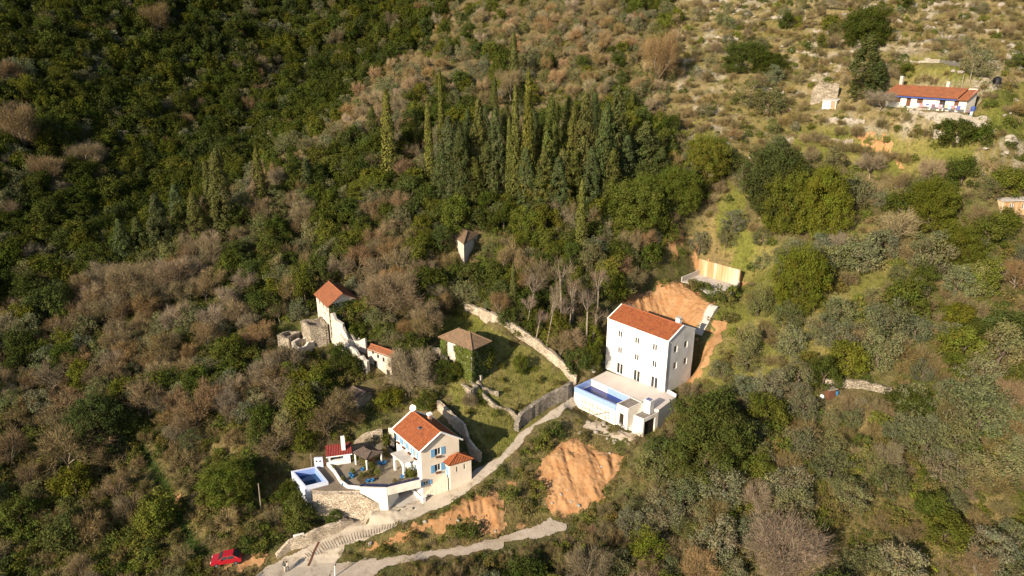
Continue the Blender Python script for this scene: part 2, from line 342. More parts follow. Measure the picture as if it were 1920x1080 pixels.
def leafmat(name, trans=.25):              # colour = per-leaf tint x the plant's own colour
    m, n, l, b = newmat(name, .9, .02); a = n.new('ShaderNodeAttribute'); a.attribute_name = 'tint'; oi = n.new('ShaderNodeObjectInfo')
    mx = n.new('ShaderNodeMix'); mx.data_type = 'RGBA'; mx.blend_type = 'MULTIPLY'; mx.inputs[0].default_value = 1
    l.new(a.outputs['Color'], mx.inputs[6]); l.new(oi.outputs['Color'], mx.inputs[7]); l.new(mx.outputs[2], b.inputs['Base Color'])
    if trans:
        tr = n.new('ShaderNodeBsdfTranslucent'); l.new(mx.outputs[2], tr.inputs[0]); ms = n.new('ShaderNodeMixShader'); ms.inputs[0].default_value = trans
        l.new(b.outputs[0], ms.inputs[1]); l.new(tr.outputs[0], ms.inputs[2]); l.new(ms.outputs[0], n['Material Output'].inputs[0])
    return m
M['leaf'] = leafmat('foliage', .22); M['twig'] = leafmat('twigs', 0)
# ------------------------------------------------------------------ building helpers
def V2(p): return np.array(p[:2], float)
def on_wall(A, B, px, py):                 # where a pixel's ray meets the vertical plane through A, B: metres along, height
    A = V2(A); B = V2(B); d = B-A; L = np.linalg.norm(d); d = d/L; n = np.array([d[1], -d[0]]); r = ray(px, py)
    t = (n@A)/(n@r[:2]); p = np.array([0, 0, CAM_Z])+r*t; return float((p[:2]-A)@d), float(p[2])
def zover(X, Y, py):                       # height at X, Y that shows at image row py
    lo, hi = -20., 120.
    for _ in range(50):
        m = (lo+hi)/2
        if proj(X, Y, m)[1] > py: lo = m
        else: hi = m
    return lo
def wall_face(mb, A, B, z0, z1, ops=(), rev=.18, mi=0):
    A = V2(A); B = V2(B); d = B-A; L = np.linalg.norm(d); d = d/L; n = np.array([d[1], -d[0]])
    P = lambda u, v, k=0: (*(A+d*u-n*k), v)
    us = sorted({0, L, *[x for o in ops for x in o[:2]]}); vs = sorted({z0, z1, *[x for o in ops for x in o[2:4]]})
    for u0, u1 in zip(us[:-1], us[1:]):
        for v0, v1 in zip(vs[:-1], vs[1:]):
            uc, vc = (u0+u1)/2, (v0+v1)/2
            if any(o[0] < uc < o[1] and o[2] < vc < o[3] for o in ops): continue
            mb.poly([P(u0, v0), P(u1, v0), P(u1, v1), P(u0, v1)], mi=mi)
    for u0, u1, v0, v1 in ops:
        mb.poly([P(u0, v0), P(u0, v1), P(u0, v1, rev), P(u0, v0, rev)], mi=mi); mb.poly([P(u1, v1), P(u1, v0), P(u1, v0, rev), P(u1, v1, rev)], mi=mi)
        mb.poly([P(u0, v1), P(u1, v1), P(u1, v1, rev), P(u0, v1, rev)], mi=mi); mb.poly([P(u1, v0), P(u0, v0), P(u0, v0, rev), P(u1, v0, rev)], mi=mi)
def window(root, A, B, op, name='window', rev=.18, bars=1, frame='frame', pane='glass', fw=.07):
    A = V2(A); B = V2(B); d = (B-A)/np.linalg.norm(B-A); n = np.array([d[1], -d[0]]); u0, u1, v0, v1 = op
    mb = MB()
    def bar(a, b, c, e): mb.prism([tuple(A+d*x-n*k) for x, k in ((a, rev+.02), (b, rev+.02), (b, rev-.06), (a, rev-.06))], c, e)
    bar(u0+.003, u0+fw, v0+.003, v1-.003); bar(u1-fw, u1-.003, v0+.003, v1-.003); bar(u0+fw, u1-fw, v1-fw, v1-.003); bar(u0+fw, u1-fw, v0+.003, v0+fw)
    for i in range(bars):
        c = u0+(u1-u0)*(i+1)/(bars+1); bar(c-fw*.8, c+fw*.8, v0+fw, v1-fw)
    w = mb.build(name, M[frame], root)
    MB().poly([(*(A+d*u-n*(rev+.0)), v) for u, v in ((u0, v0), (u1, v0), (u1, v1), (u0, v1))]).build('pane', M[pane], w)
    return w
def plate(mb, P, th=.12, mi=0, uvs=None):   # a slab of thickness th under the polygon P
    P = [np.array(p, float) for p in P]; D = np.array([0, 0, th]); n = len(P)
    if uvs is None:
        e = P[1]-P[0]; L = np.linalg.norm(e); e = e/L; q = P[-1]-P[0]; q = q-e*(q@e); q = q/np.linalg.norm(q); uvs = [((p-P[0])@e, (p-P[0])@q) for p in P]
    mb.poly(P, uvs, mi); mb.poly([p-D for p in P[::-1]], None, mi)
    for i in range(n): mb.poly([P[i], P[i]-D, P[(i+1) % n]-D, P[(i+1) % n]], None, mi)
def gable_roof(root, Q, ze, zr, over=.3, mat='orange_tile', trim=None, name='roof', th=.12):
    # Q = FL, FR, BR, BL; the ridge runs along the front, gables at the right and left ends
    FL, FR, BR, BL = [V2(q) for q in Q]; u = (FR-FL)/np.linalg.norm(FR-FL); mr = (FR+BR)/2; ml = (FL+BL)/2
    dn = (FL-BL)/np.linalg.norm(FL-BL); half = np.linalg.norm(FR-BR)/2; k = (zr-ze)/half; o = over
    P = lambda q, z: np.array([q[0], q[1], z])
    mb = MB(); fl = P(FL-u*o+dn*o, ze-k*o); fr = P(FR+u*o+dn*o, ze-k*o); br = P(BR+u*o-dn*o, ze-k*o); bl = P(BL-u*o-dn*o, ze-k*o); rl = P(ml-u*o, zr); rr = P(mr+u*o, zr)
    lift = np.array([0, 0, th+.02]); plate(mb, [x+lift for x in (fl, fr, rr, rl)], th); plate(mb, [x+lift for x in (br, bl, rl, rr)], th)
    r = mb.build(name, M[mat], root)
    MB().tube([rl+lift*1.1, rr+lift*1.1], .11, 6).build('ridge_cap', M[mat] if mat != 'tan_tile' else M['terracotta'], r)
    if trim:
        t = MB(); up = np.array([0, 0, .16])
        for a, b in ((fl, rl), (bl, rl), (fr, rr), (br, rr)): t.tube([a+up, b+up], .13, 4)
        t.tube([fl+up*.4, fr+up*.4], .10, 4); t.tube([bl+up*.4, br+up*.4], .10, 4)
        t.build('roof_trim', M[trim], r)
    return r
def gable_walls(mb, Q, ze, zr, mi=0, mi2=None):
    FL, FR, BR, BL = [V2(q) for q in Q]; mr = (FR+BR)/2; ml = (FL+BL)/2
    mb.poly([(*FR, ze), (*BR, ze), (*mr, zr)], mi=mi if mi2 is None else mi2); mb.poly([(*BL, ze), (*FL, ze), (*ml, zr)], mi=mi)
def hip_roof(root, Q, ze, zr, rf=.45, over=.3, mat='tan_tile', name='roof', th=.12):
    FL, FR, BR, BL = [V2(q) for q in Q]; c = (FL+FR+BR+BL)/4; Q2 = [q+(q-c)/np.linalg.norm(q-c)*over for q in (FL, FR, BR, BL)]
    mr = (Q2[1]+Q2[2])/2; ml = (Q2[0]+Q2[3])/2; a = ml+(mr-ml)*(.5-rf/2); b = ml+(mr-ml)*(.5+rf/2)
    P = lambda q, z: np.array([q[0], q[1], z]); e = [P(q, ze+.14) for q in Q2]; A, B = P(a, zr), P(b, zr); mb = MB()
    if rf > .02:
        plate(mb, [e[0], e[1], B, A], th); plate(mb, [e[2], e[3], A, B], th)
    else:
        plate(mb, [e[0], e[1], A], th); plate(mb, [e[2], e[3], A], th); B = A
    plate(mb, [e[1], e[2], B], th); plate(mb, [e[3], e[0], A], th)
    r = mb.build(name, M[mat], root); h = MB(); up = np.array([0, 0, .05])
    for p, q in ((e[0], A), (e[3], A), (e[1], B), (e[2], B)): h.tube([p+up, q+up], .10, 5)
    h.build('hip_ridge', M[mat], r); return r
def rubble_wall(mb, path, th=.5, step=.7, jag=.25, seed=0, foot=.8):     # path: (x, y, ztop); foot: how far it runs into the ground
    rg = random.Random(seed); P = []
    for a, b in zip(path[:-1], path[1:]):
        L = math.hypot(b[0]-a[0], b[1]-a[1]); k = max(1, int(L/step))
        for i in range(k): t = i/k; P.append((a[0]+(b[0]-a[0])*t, a[1]+(b[1]-a[1])*t, a[2]+(b[2]-a[2])*t))
    P.append(tuple(path[-1])); n0 = None
    for i, p in enumerate(P):
        q0 = P[max(i-1, 0)]; q1 = P[min(i+1, len(P)-1)]; d = np.array([q1[0]-q0[0], q1[1]-q0[1]]); d = d/(np.linalg.norm(d)+1e-9); n = np.array([-d[1], d[0]])
        zt = p[2]+rg.uniform(-jag, jag); zb = min(float(hz(p[0], p[1])), float(hz(p[0]+n[0], p[1]+n[1])), float(hz(p[0]-n[0], p[1]-n[1])))-foot
        w = th/2*rg.uniform(.85, 1.15); zb = min(zb, zt-.3); ring = [(p[0]+n[0]*w*1.15, p[1]+n[1]*w*1.15, zb), (p[0]+n[0]*w, p[1]+n[1]*w, zt), (p[0]-n[0]*w, p[1]-n[1]*w, zt+rg.uniform(-.1, .1)), (p[0]-n[0]*w*1.15, p[1]-n[1]*w*1.15, zb)]
        k = len(mb.v); mb.v += [tuple(map(float, r)) for r in ring]
        if n0 is not None:
            for j in range(3): mb.f.append((n0+j, n0+j+1, k+j+1, k+j)); mb.uv.append(None); mb.m.append(0)
        else: mb.f.append((k, k+1, k+2, k+3)); mb.uv.append(None); mb.m.append(0)
        n0 = k
    mb.f.append((n0+3, n0+2, n0+1, n0)); mb.uv.append(None); mb.m.append(0); return mb
def gwall(name, label, pxs, h, th=.5, mat='old_stone', jag=.2, seed=0, cat='stone wall', group=None, foot=.8, step=.7):   # a wall standing on the ground along photo pixels of its foot
    P = [g1(*q) for q in pxs]; hs = h if hasattr(h, '__len__') else [h]*len(P); mb = MB()
    rubble_wall(mb, [(p[0], p[1], p[2]+k) for p, k in zip(P, hs)], th, step, jag, seed, foot)
    return tag(mb.build(name, M[mat]), label, cat, group)
def drape(name, polypx, mat, off=.06, res=.3, warp=.5, bulge=0, bfreq=.5, world=None, gully=0):
    W = world or [tuple(g1(*q)[:2]) for q in polypx]; xs = [p[0] for p in W]; ys = [p[1] for p in W]
    res = min(res, .13); X, Y = np.meshgrid(np.arange(min(xs)-1, max(xs)+1, res), np.arange(min(ys)-1, max(ys)+1, res))
    wx = X+warp*fbm(X*.9+5, Y*.9, 3)*1.3; wy = Y+warp*fbm(X*.9-7, Y*.9+3, 3)*1.3
    ins = inpoly(wx, wy, W); sd = segdist(X, Y, [(p[0], p[1], 0) for p in W]+[(*W[0], 0)])[0]
    Z = hz(X, Y)+off+np.where(ins, np.clip(sd/1.5, 0, 1), 0)*(bulge*fbm(X*bfreq, Y*bfreq, 6)+bulge*.4+gully*(1.3*np.abs(fbm((X+.2*Y)*.42+3, Y*.12, 3))+.22*fbm(X*2.1, Y*1.7, 5))+bulge*.3*fbm(X*3, Y*3, 3))
    ny, nx = X.shape; idx = np.arange(ny*nx).reshape(ny, nx); cell = ins[:-1, :-1] & ins[1:, :-1] & ins[:-1, 1:] & ins[1:, 1:]
    F = np.stack([idx[:-1, :-1][cell], idx[:-1, 1:][cell], idx[1:, 1:][cell], idx[1:, :-1][cell]], -1)
    used = np.unique(F); mapi = np.full(ny*nx, -1); mapi[used] = np.arange(len(used)); V = np.stack([X.ravel(), Y.ravel(), Z.ravel()], -1)[used]
    o = nobj(name, npmesh(name, V, mapi[F], [M[mat]], smooth=True)); return tag(o, kind='structure')
# ------------------------------------------------------------------ ground cover classes, surveyed on the photo and projected to the hillside
def wob(x, y, s=1.0): return x+s*14*fbm(x/40, y/40, 3), y+s*14*fbm(x/40+9, y/40-5, 3)
GRASS = [[(815,605),(868,574),(960,640),(1075,712),(1050,735),(975,800),(960,860),(905,850),(870,800),(838,742),(826,690)],
         [(1335,575),(1350,520),(1400,440),(1440,430),(1500,500),(1700,490),(1710,560),(1660,650),(1580,700),(1500,720),(1330,720),(1300,720),(1320,660)],
         [(1560,420),(1650,420),(1650,470),(1560,465)], [(1490,245),(1590,235),(1700,260),(1820,270),(1840,330),(1650,330),(1560,310),(1500,290)],
         [(1700,110),(1800,100),(1840,150),(1700,150)], [(1850,170),(1930,150),(1960,300),(1860,240)], [(1290,240),(1340,240),(1345,300),(1310,330)], [(1330,350),(1400,350),(1400,480),(1350,470)]]
STRAW = [[(200,900),(255,830),(300,820),(345,930),(420,1000),(500,1040),(520,1090),(260,1090),(330,980)], [(330,860),(420,800),(560,900),(560,1010),(430,1010)],
         [(1500,800),(1640,770),(1660,840),(1540,860)], [(1480,900),(1900,930),(1960,1090),(1450,1090),(1560,980)], [(1270,470),(1330,400),(1440,480),(1400,510)],
         [(1255,690),(1345,600),(1370,640),(1300,740)], [(640,1040),(900,930),(960,900),(1010,830),(1080,800),(1180,850),(1150,960),(900,1030)],
         [(560,1030),(520,1060),(500,1050),(640,970)]]
LUSH = [[(246,830),(272,826),(325,925),(396,1044),(360,1050),(300,950)], [(370,905),(455,850),(480,860),(395,940)]]
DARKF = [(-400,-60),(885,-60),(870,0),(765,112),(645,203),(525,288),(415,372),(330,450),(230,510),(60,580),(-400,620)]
SPUR = [(880,-60),(1260,-60),(1270,120),(1230,240),(1100,190),(900,200),(740,230),(560,330),(420,400),(400,372),(645,203),(765,112)]
UPR = [(1250,-60),(2200,-60),(2200,330),(1840,330),(1500,300),(1290,300),(1210,230)]
MIDL = [(-400,600),(60,580),(230,510),(420,390),(620,330),(830,420),(860,560),(800,700),(720,760),(560,900),(400,800),(-400,760)]
LOWL = [(-400,760),(400,790),(560,890),(560,1000),(480,1060),(480,1250),(-400,1250)]
CENT = [(620,330),(780,220),(1240,220),(1320,330),(1260,470),(1160,560),(1100,640),(1080,700),(870,565),(800,600),(830,430)]
RIGHT = [(1240,300),(1500,290),(1840,320),(2300,330),(2300,760),(1280,730),(1330,560),(1260,440)]
LOWR = [(1230,740),(2300,740),(2300,1300),(560,1300),(640,1090),(900,1040),(1020,1000),(1180,940)]
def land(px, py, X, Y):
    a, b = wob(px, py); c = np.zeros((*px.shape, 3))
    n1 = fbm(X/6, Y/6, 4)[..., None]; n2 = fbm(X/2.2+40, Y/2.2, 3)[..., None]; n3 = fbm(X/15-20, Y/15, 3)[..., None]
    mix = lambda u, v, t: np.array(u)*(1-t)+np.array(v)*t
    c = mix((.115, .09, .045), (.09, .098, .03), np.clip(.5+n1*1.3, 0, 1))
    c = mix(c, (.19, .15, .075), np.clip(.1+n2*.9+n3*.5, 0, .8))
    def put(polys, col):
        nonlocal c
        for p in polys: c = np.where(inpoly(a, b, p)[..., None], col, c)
    put([SPUR], mix((.17, .13, .07), (.12, .105, .045), np.clip(.45+n1*1.2, 0, 1)))
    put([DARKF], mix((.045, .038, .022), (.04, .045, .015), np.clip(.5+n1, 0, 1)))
    put([UPR], mix(mix((.155, .132, .05), (.225, .18, .09), np.clip(.5+n1*1.2, 0, 1)), (.34, .30, .235), np.clip(n2*1.6+n3*.8-.15, 0, .8)))
    put(STRAW, mix(mix((.21, .165, .07), (.14, .12, .045), np.clip(.45+n1*1.2, 0, 1)), (.16, .115, .06), np.clip(n2, 0, .8)))
    put(GRASS, mix(mix((.14, .145, .034), (.215, .185, .066), np.clip(.55+n1*1.3, 0, 1)), (.09, .105, .022), np.clip(n2*1.1, 0, .8)))
    put(LUSH, mix((.042, .062, .014), (.03, .048, .012), np.clip(.5+n1, 0, 1)))
    return c
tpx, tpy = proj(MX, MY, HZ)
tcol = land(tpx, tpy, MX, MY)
idx = np.arange(NXg*NYg).reshape(NYg, NXg)
tF = np.stack([idx[:-1, :-1].ravel(), idx[:-1, 1:].ravel(), idx[1:, 1:].ravel(), idx[1:, :-1].ravel()], -1)
gm, n, l, b = newmat('hillside', .97, .03); ga = n.new('ShaderNodeAttribute'); ga.attribute_name = 'Col'; gg = n.new('ShaderNodeNewGeometry')
t1 = n.new('ShaderNodeTexNoise'); t1.inputs['Scale'].default_value = 1.4; t1.inputs['Detail'].default_value = 9; t1.inputs['Roughness'].default_value = .75; l.new(gg.outputs['Position'], t1.inputs[0])
r1 = ramp(n, [(.3, (.45, .45, .42)), (.5, (.95, .95, .95)), (.72, (1.5, 1.42, 1.3))]); l.new(t1.outputs[0], r1.inputs[0])
mx = n.new('ShaderNodeMix'); mx.data_type = 'RGBA'; mx.blend_type = 'MULTIPLY'; mx.inputs[0].default_value = 1; l.new(ga.outputs['Color'], mx.inputs[6]); l.new(r1.outputs[0], mx.inputs[7]); l.new(mx.outputs[2], b.inputs['Base Color'])
bp = n.new('ShaderNodeBump'); bp.inputs['Strength'].default_value = 1; bp.inputs['Distance'].default_value = .35; l.new(t1.outputs[0], bp.inputs['Height']); l.new(bp.outputs[0], b.inputs['Normal'])
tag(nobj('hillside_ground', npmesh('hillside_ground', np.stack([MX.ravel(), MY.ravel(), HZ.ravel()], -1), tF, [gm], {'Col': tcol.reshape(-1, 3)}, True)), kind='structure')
# ------------------------------------------------------------------ roads, track, bare earth
ROADPX = [(470,1084),(500,1064),(531.7,1043),(565,1026.7),(604,1010),(650,978),(692,961),(743,944),(790,938),(846,908),(891,882),(935.6,857.8),(974.4,812),(1021.7,780),(1060,755),(1090,738),(1088,756),(1047,782),(1002,799),(974,838),(930,883),(846.7,944),(800,965),(747,983),(692,1012),(650,1025),(632,1052),(610,1092),(480,1100)]
TRACKPX = [(606,1092),(632,1051),(690,1050),(735,1045),(780,1036),(835,1031),(880,1022),(919,1013),(960,1000),(1002,987),(1030,974),(1060,982),(1064,998),(1013,1008),(947,1020),(930,1033),(877,1040),(808,1046),(770,1052),(720,1066),(690,1092)]
drape('concrete_road', ROADPX, 'road', .07, .25, .25); drape('gravel_track', TRACKPX, 'track', .10, .25, .5)
SCARS = [[(1045,830),(1075,820),(1110,842),(1172,848),(1165,872),(1140,908),(1130,942),(1090,968),(1040,974),(1024,932),(998,890),(1012,868),(1030,848)],
 [(640,1042),(720,1010),(830,965),(870,938),(905,925),(926,916),(950,935),(946,990),(925,1012),(903,1002),(900,985),(850,986),(820,1000),(740,1028)],
 [(1168,572),(1182,548),(1230,536),(1262,528),(1282,532),(1300,545),(1345,572),(1330,592),(1302,640),(1260,640),(1200,610)],
 [(1262,490),(1285,480),(1310,500),(1308,514),(1276,524)],
 [(1338,596),(1360,605),(1352,640),(1330,685),(1300,725),(1284,722),(1315,670),(1335,625)],
 [(415,1062),(452,1036),(512,1038),(500,1054),(450,1068)], [(1590,253),(1640,255),(1690,268),(1672,275),(1600,263)],
 [(955,890),(975,905),(960,915),(938,898)], [(1195,815),(1150,800),(1100,788),(1092,798),(1120,812),(1180,830)], [(320,935),(345,935),(338,950),(322,945)],
 [(965,985),(985,975),(990,990),(970,996)], [(1570,850),(1600,845),(1600,860),(1580,866)]]
_g = np.array(g1(1640,266)[:2]); _a, _b = at(1310,514,27.5)[:2], at(1384,536,27.5)[:2]; _d = (_b-_a)/np.linalg.norm(_b-_a); _n = np.array([-_d[1], _d[0]]); BEHIND = [tuple(_a-_d*4.5+_n*.2), tuple(_a+_n*.35), tuple(_b+_n*.35), tuple(_b+_d*1.6+_n*1.0), tuple(_b+_n*2.0), tuple((_a+_b)/2+_n*2.2), tuple(_a-_d*2+_n*1.8), tuple(_a-_d*4+_n*.8), tuple(_a-_d*6-_n*1.5), tuple(_a-_d*5-_n*6), tuple(_a-_d*3.2-_n*5)]
GARDEN = [tuple(_g+_fd*6*math.cos(t)*(1+.2*math.sin(3*t))+_fn*1.3*math.sin(t)) for t in [i*math.pi/12 for i in range(24)]]
for i, sc in enumerate(SCARS):
    tag(drape(['landslide_scar','dirt_bank','cut_slope','cut_slope','dirt_path','dirt_patch','garden_soil','dirt_patch','dirt_patch','dirt_patch','dirt_patch','dirt_patch'][i], sc, 'track' if i == 8 else 'dirt', .08, .22 if i < 4 else .3, .9, .22 if i < 3 else .06, .5, gully=.8 if i < 3 else .02, world=GARDEN if i == 6 else BEHIND if i == 3 else None))
# ------------------------------------------------------------------ the tall white house
def quad(pxs, z): return [at(a, b, z)[:2] for a, b in pxs]
ZE, ZB = 27.0, 17.4
a_, b_, c_ = quad([(1139.5,597.7),(1253.5,640.7),(1303,617.9)], ZE); WH = [a_, b_, c_, a_+c_-b_]; ZR = ZE+1.75
wh = thing('white_house', 'tall new white three-storey house with orange roof above the long blue pool', 'house', (*((WH[0]+WH[1])/2), ZB))
ops = []
for r_, (w_, h_) in (([(448,322),(566,368),(690,416)], (1.0, 1.3)), ([(446,436),(563,485),(687,532)], (1.0, 1.3)), ([(445,563),(563,613),(685,660)], (1.5, 2.2))):
    for q in r_:
        u, z = on_wall(WH[0], WH[1], q[0]/3.725+1042, q[1]/3.725+540); ops.append((u-w_/2, u+w_/2, z-h_/2, z+h_/2))
sops = []
for q in [(842,428),(913,394),(837,543),(909,510)]:
    u, z = on_wall(WH[1], WH[2], q[0]/3.725+1041, q[1]/3.725+540); sops.append((u-.5, u+.5, z-.65, z+.65))
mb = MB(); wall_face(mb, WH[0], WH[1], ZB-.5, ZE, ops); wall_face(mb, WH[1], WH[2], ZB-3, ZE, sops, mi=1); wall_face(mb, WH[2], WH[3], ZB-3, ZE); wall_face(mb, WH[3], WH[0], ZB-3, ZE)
gable_walls(mb, WH, ZE, ZR, 0, 1); wall_ = mb.build('wall', [M['white'], M['shaded_white']], wh)  # right side and gable take the darker copy, shade painted in
for i, o in enumerate(ops):
    w = window(wh, WH[0], WH[1], o, 'window' if i < 6 else 'glass_door', fw=.09, pane='glass')
for o in sops: window(wh, WH[1], WH[2], o, 'window', bars=0, fw=.09)
gable_roof(wh, WH, ZE, ZR, .05, 'orange_tile', 'white')
ud = (WH[1]-WH[0])/np.linalg.norm(WH[1]-WH[0]); vd = (WH[2]-WH[1])/np.linalg.norm(WH[2]-WH[1])
p = WH[1]-ud*1.6+vd*4.9
ch = MB().obox((*p, ZR-.8), ud, .75, 1.5, .75).build('chimney', M['white'], wh); MB().obox((*p, ZR+.7), ud, 1.0, .14, 1.0).build('chimney_cap', M['concrete'], ch)
q = WH[1]+ud*.08-vd*.02; MB().tube([(*q, ZE-.2), (*q, ZB+.1)], .07, 6).build('drainpipe', M['metal'], wh)
q = WH[2]+ud*.09-vd*.15; MB().tube([(*q, ZE-.2), (*q, ZB+3.2)], .06, 6).build('drainpipe', M['metal'], wh)
# its terrace, infinity pool and pump rooms
TZ = 17.4
def P7(l, z=TZ): return [tuple(at(a/6.352+1060+2, b/6.352+670, z)[:2]) for a, b in l]
f1, f2, f3, f4 = P7([(95,350),(285,262),(752,478),(588,572)]); hb, hf, rb = P7([(480,163),(1215,408),(1312,466)])
bk1, bk2, bk3, bk4 = P7([(600,565),(770,488),(902,548),(735,628)]); c1, c2, c3, c4 = P7([(803,664),(922,714),(1100,628),(960,585)], TZ)
ter = thing('pool_terrace', 'pale paved terrace with white retaining wall in front of the tall white house', 'terrace', (*f2, 13.6))
sh = lambda p, q, t: tuple(np.array(p)+(np.array(q)-np.array(p))*t)
deckp = [f2, hb, hf, rb, c3, c4, bk3, bk2, f3]
MB().prism(deckp, 12.5, TZ, 0, 1).build('paved_deck', [M['raw_white'], M['paving']], ter)
fo, fi = np.array(f1), np.array(f2); n_ = np.array(f2)-np.array(f1); n_ /= np.linalg.norm(n_); l_ = np.array(f4)-np.array(f1); l_ /= np.linalg.norm(l_)
wt = .28; pin = [tuple(np.array(f1)+n_*wt+l_*wt), tuple(np.array(f2)-n_*.0+l_*wt), tuple(np.array(f3)-l_*.0), tuple(np.array(f4)+n_*wt-l_*.0)]
pool = thing('swimming_pool', 'long narrow deep blue infinity pool along the front of the terrace', 'swimming pool', (*f1, 13.6))
mb = MB(); mb.prism([f1, f4, tuple(np.array(f4)+n_*wt), tuple(np.array(f1)+n_*wt)], 12.0, TZ-1.0); mb.prism([tuple(np.array(f1)+n_*wt), tuple(np.array(f1)+n_*wt+l_*wt), pin[1], f2], 12.0, TZ-1.0)
mb.build('pool_wall', M['raw_white'], pool)
mb = MB(); mb.prism([tuple(np.array(f1)-n_*.012), tuple(np.array(f4)-n_*.012), tuple(np.array(f4)+n_*wt), tuple(np.array(f1)+n_*wt)], TZ-1.0, TZ+.02); mb.prism([tuple(np.array(f1)+n_*wt), tuple(np.array(f1)+n_*wt+l_*wt), pin[1], f2], TZ-1.0, TZ+.02); mb.build('pool_edge', M['pool_blue'], pool)
mb = MB(); zf = TZ-1.15; s1, s2 = np.array(pin[1])-n_*.006, np.array(pin[2])-n_*.006
mb.poly([(*s1, zf-.2), (*s2, zf-.2), (*s2, TZ+.01), (*s1, TZ+.01)]); mb.build('pool_tiles', M['pool_blue'], pool)
MB().poly([(*pin[0], zf), (*pin[3], zf), (*pin[2], zf), (*pin[1], zf)]).build('pool_floor', M['navy'], pool)
MB().prism([tuple(np.array(f2)+n_*.01), tuple(np.array(f3)+n_*.01), tuple(np.array(f3)+n_*.28), tuple(np.array(f2)+n_*.28)], TZ+.005, TZ+.05).build('pool_coping', M['pool_white'], pool)
def room(name, label, Q, z0, zt, opening, roofm='slate', par=.16):
    t = thing(name, label, 'pump room', (*Q[0], z0)); mb = MB(); Q = [V2(q) for q in Q]; n = len(Q)
    for i in range(n): wall_face(mb, Q[i], Q[(i+1) % n], z0, zt, [opening[1]] if opening and opening[0] == i else (), .25)
    mb.build('wall', M['raw_white'], t); c = sum(Q)/n; MB().poly([(*(q+(c-q)*.10), zt-.10) for q in Q]).build('flat_roof', M[roofm], t)
    pm = MB()
    for i in range(n):
        a, b = Q[i], Q[(i+1) % n]; pm.poly([(*a, zt), (*b, zt), (*(b+(c-b)*.1), zt), (*(a+(c-a)*.1), zt)]); pm.poly([(*(a+(c-a)*.1), zt), (*(b+(c-b)*.1), zt), (*(b+(c-b)*.1), zt-.1), (*(a+(c-a)*.1), zt-.1)])
    pm.build('parapet', M['raw_white'], t)
    if opening:
        i, (u0, u1, v0, v1) = opening; d = (Q[(i+1) % n]-Q[i]); d /= np.linalg.norm(d); nn = np.array([d[1], -d[0]])
        MB().poly([(*(Q[i]+d*u-nn*.24), v) for u, v in ((u0, v0), (u1, v0), (u1, v1), (u0, v1))]).build('doorway', M['dark'], t)
    return t
LB = np.linalg.norm(V2(bk4)-V2(bk1)); room('pump_room', 'flat-roofed pump room with a dark doorway at the end of the long blue pool', [bk1, bk4, bk3, bk2], 12.2, TZ+.25, (0, (LB*.28, LB*.66, 14.0, 16.2)))
LC = np.linalg.norm(V2(c3)-V2(c2)); room('store_room', 'white store room with dark open side below the terrace of the tall white house', [c1, c2, c3, c4], 11.5, TZ-.35, (1, (LC*.08, LC*.8, 12.8, 16.4)))
bq = V2(c4)*.35+V2(c3)*.4+V2(c1)*.25
bb = thing('barbecue', 'white masonry barbecue box casting a long shadow on the pale terrace', 'barbecue', (*bq, TZ-.45)); MB().obox((*bq, TZ-.45), l_, 1.25, 2.35, 1.1).build('body', M['white'], bb); MB().obox((*bq, TZ+1.9), l_, .95, .06, .8).build('flue', M['navy'], bb)
st = MB(); sa, sb_ = V2(sh(bk3, c4, .5)), V2(sh(bk4, c1, .5))
for i in range(14):
    p = sa+(sb_-sa)*(i/13); st.obox((*p, 11.8), l_, np.linalg.norm(V2(bk4)-V2(c1))*.92, max(.3, TZ-.25-i*.31-11.8), .36)
tag(st.build('terrace_steps', M['concrete']), 'narrow concrete steps between the two white rooms below the long pool', 'steps')
lw = MB(); lw.prism([hf, rb, sh(rb, c3, .04), tuple(V2(hf)-n_*.3)], TZ+.004, TZ+.45); tag(lw.build('low_wall', M['white']), 'low white kerb wall at the far corner of the pale terrace', 'low wall')
sc = thing('scaffold', 'wooden builders scaffold leaning at the white pool wall', 'scaffold', (*(V2(f1)-n_*1.2), 14))
fp = [V2(f1)+l_*(np.linalg.norm(V2(f4)-V2(f1))*t)-n_*.9 for t in (.30, .48, .66, .86)]
for p in fp:
    z = float(hz(*p)); MB().tube([(*p, z-.2), (*p, z+3.2)], .055, 5).build('pole', M['grey_wood'], sc)
for k in (1.1, 2.3):
    MB().tube([(*(fp[0]-l_*.3), float(hz(*fp[0]))+k), (*(fp[-1]+l_*.3), float(hz(*fp[-1]))+k)], .05, 5).build('rail', M['grey_wood'], sc)
MB().tube([(*fp[1], float(hz(*fp[1]))+.2), (*fp[3], float(hz(*fp[3]))+2.3)], .05, 5).build('brace', M['grey_wood'], sc)
rg = random.Random(5)
for i in range(16):
    p = g1(1125+rg.uniform(-15, 75), 812+rg.uniform(-18, 14)); a = rg.uniform(0, 3.1); L = rg.uniform(.9, 2.6); d = np.array([math.cos(a), math.sin(a)])*L/2
    tag(MB().tube([(p[0]-d[0], p[1]-d[1], float(hz(*(p[:2]-d)))+.25), (p[0]+d[0], p[1]+d[1], float(hz(*(p[:2]+d)))+.3+rg.uniform(0, .4))], .07, 4).build('plank', M['grey_wood']), 'loose grey plank in the builders litter below the long pool wall', 'plank', 'planks littered below the long pool')
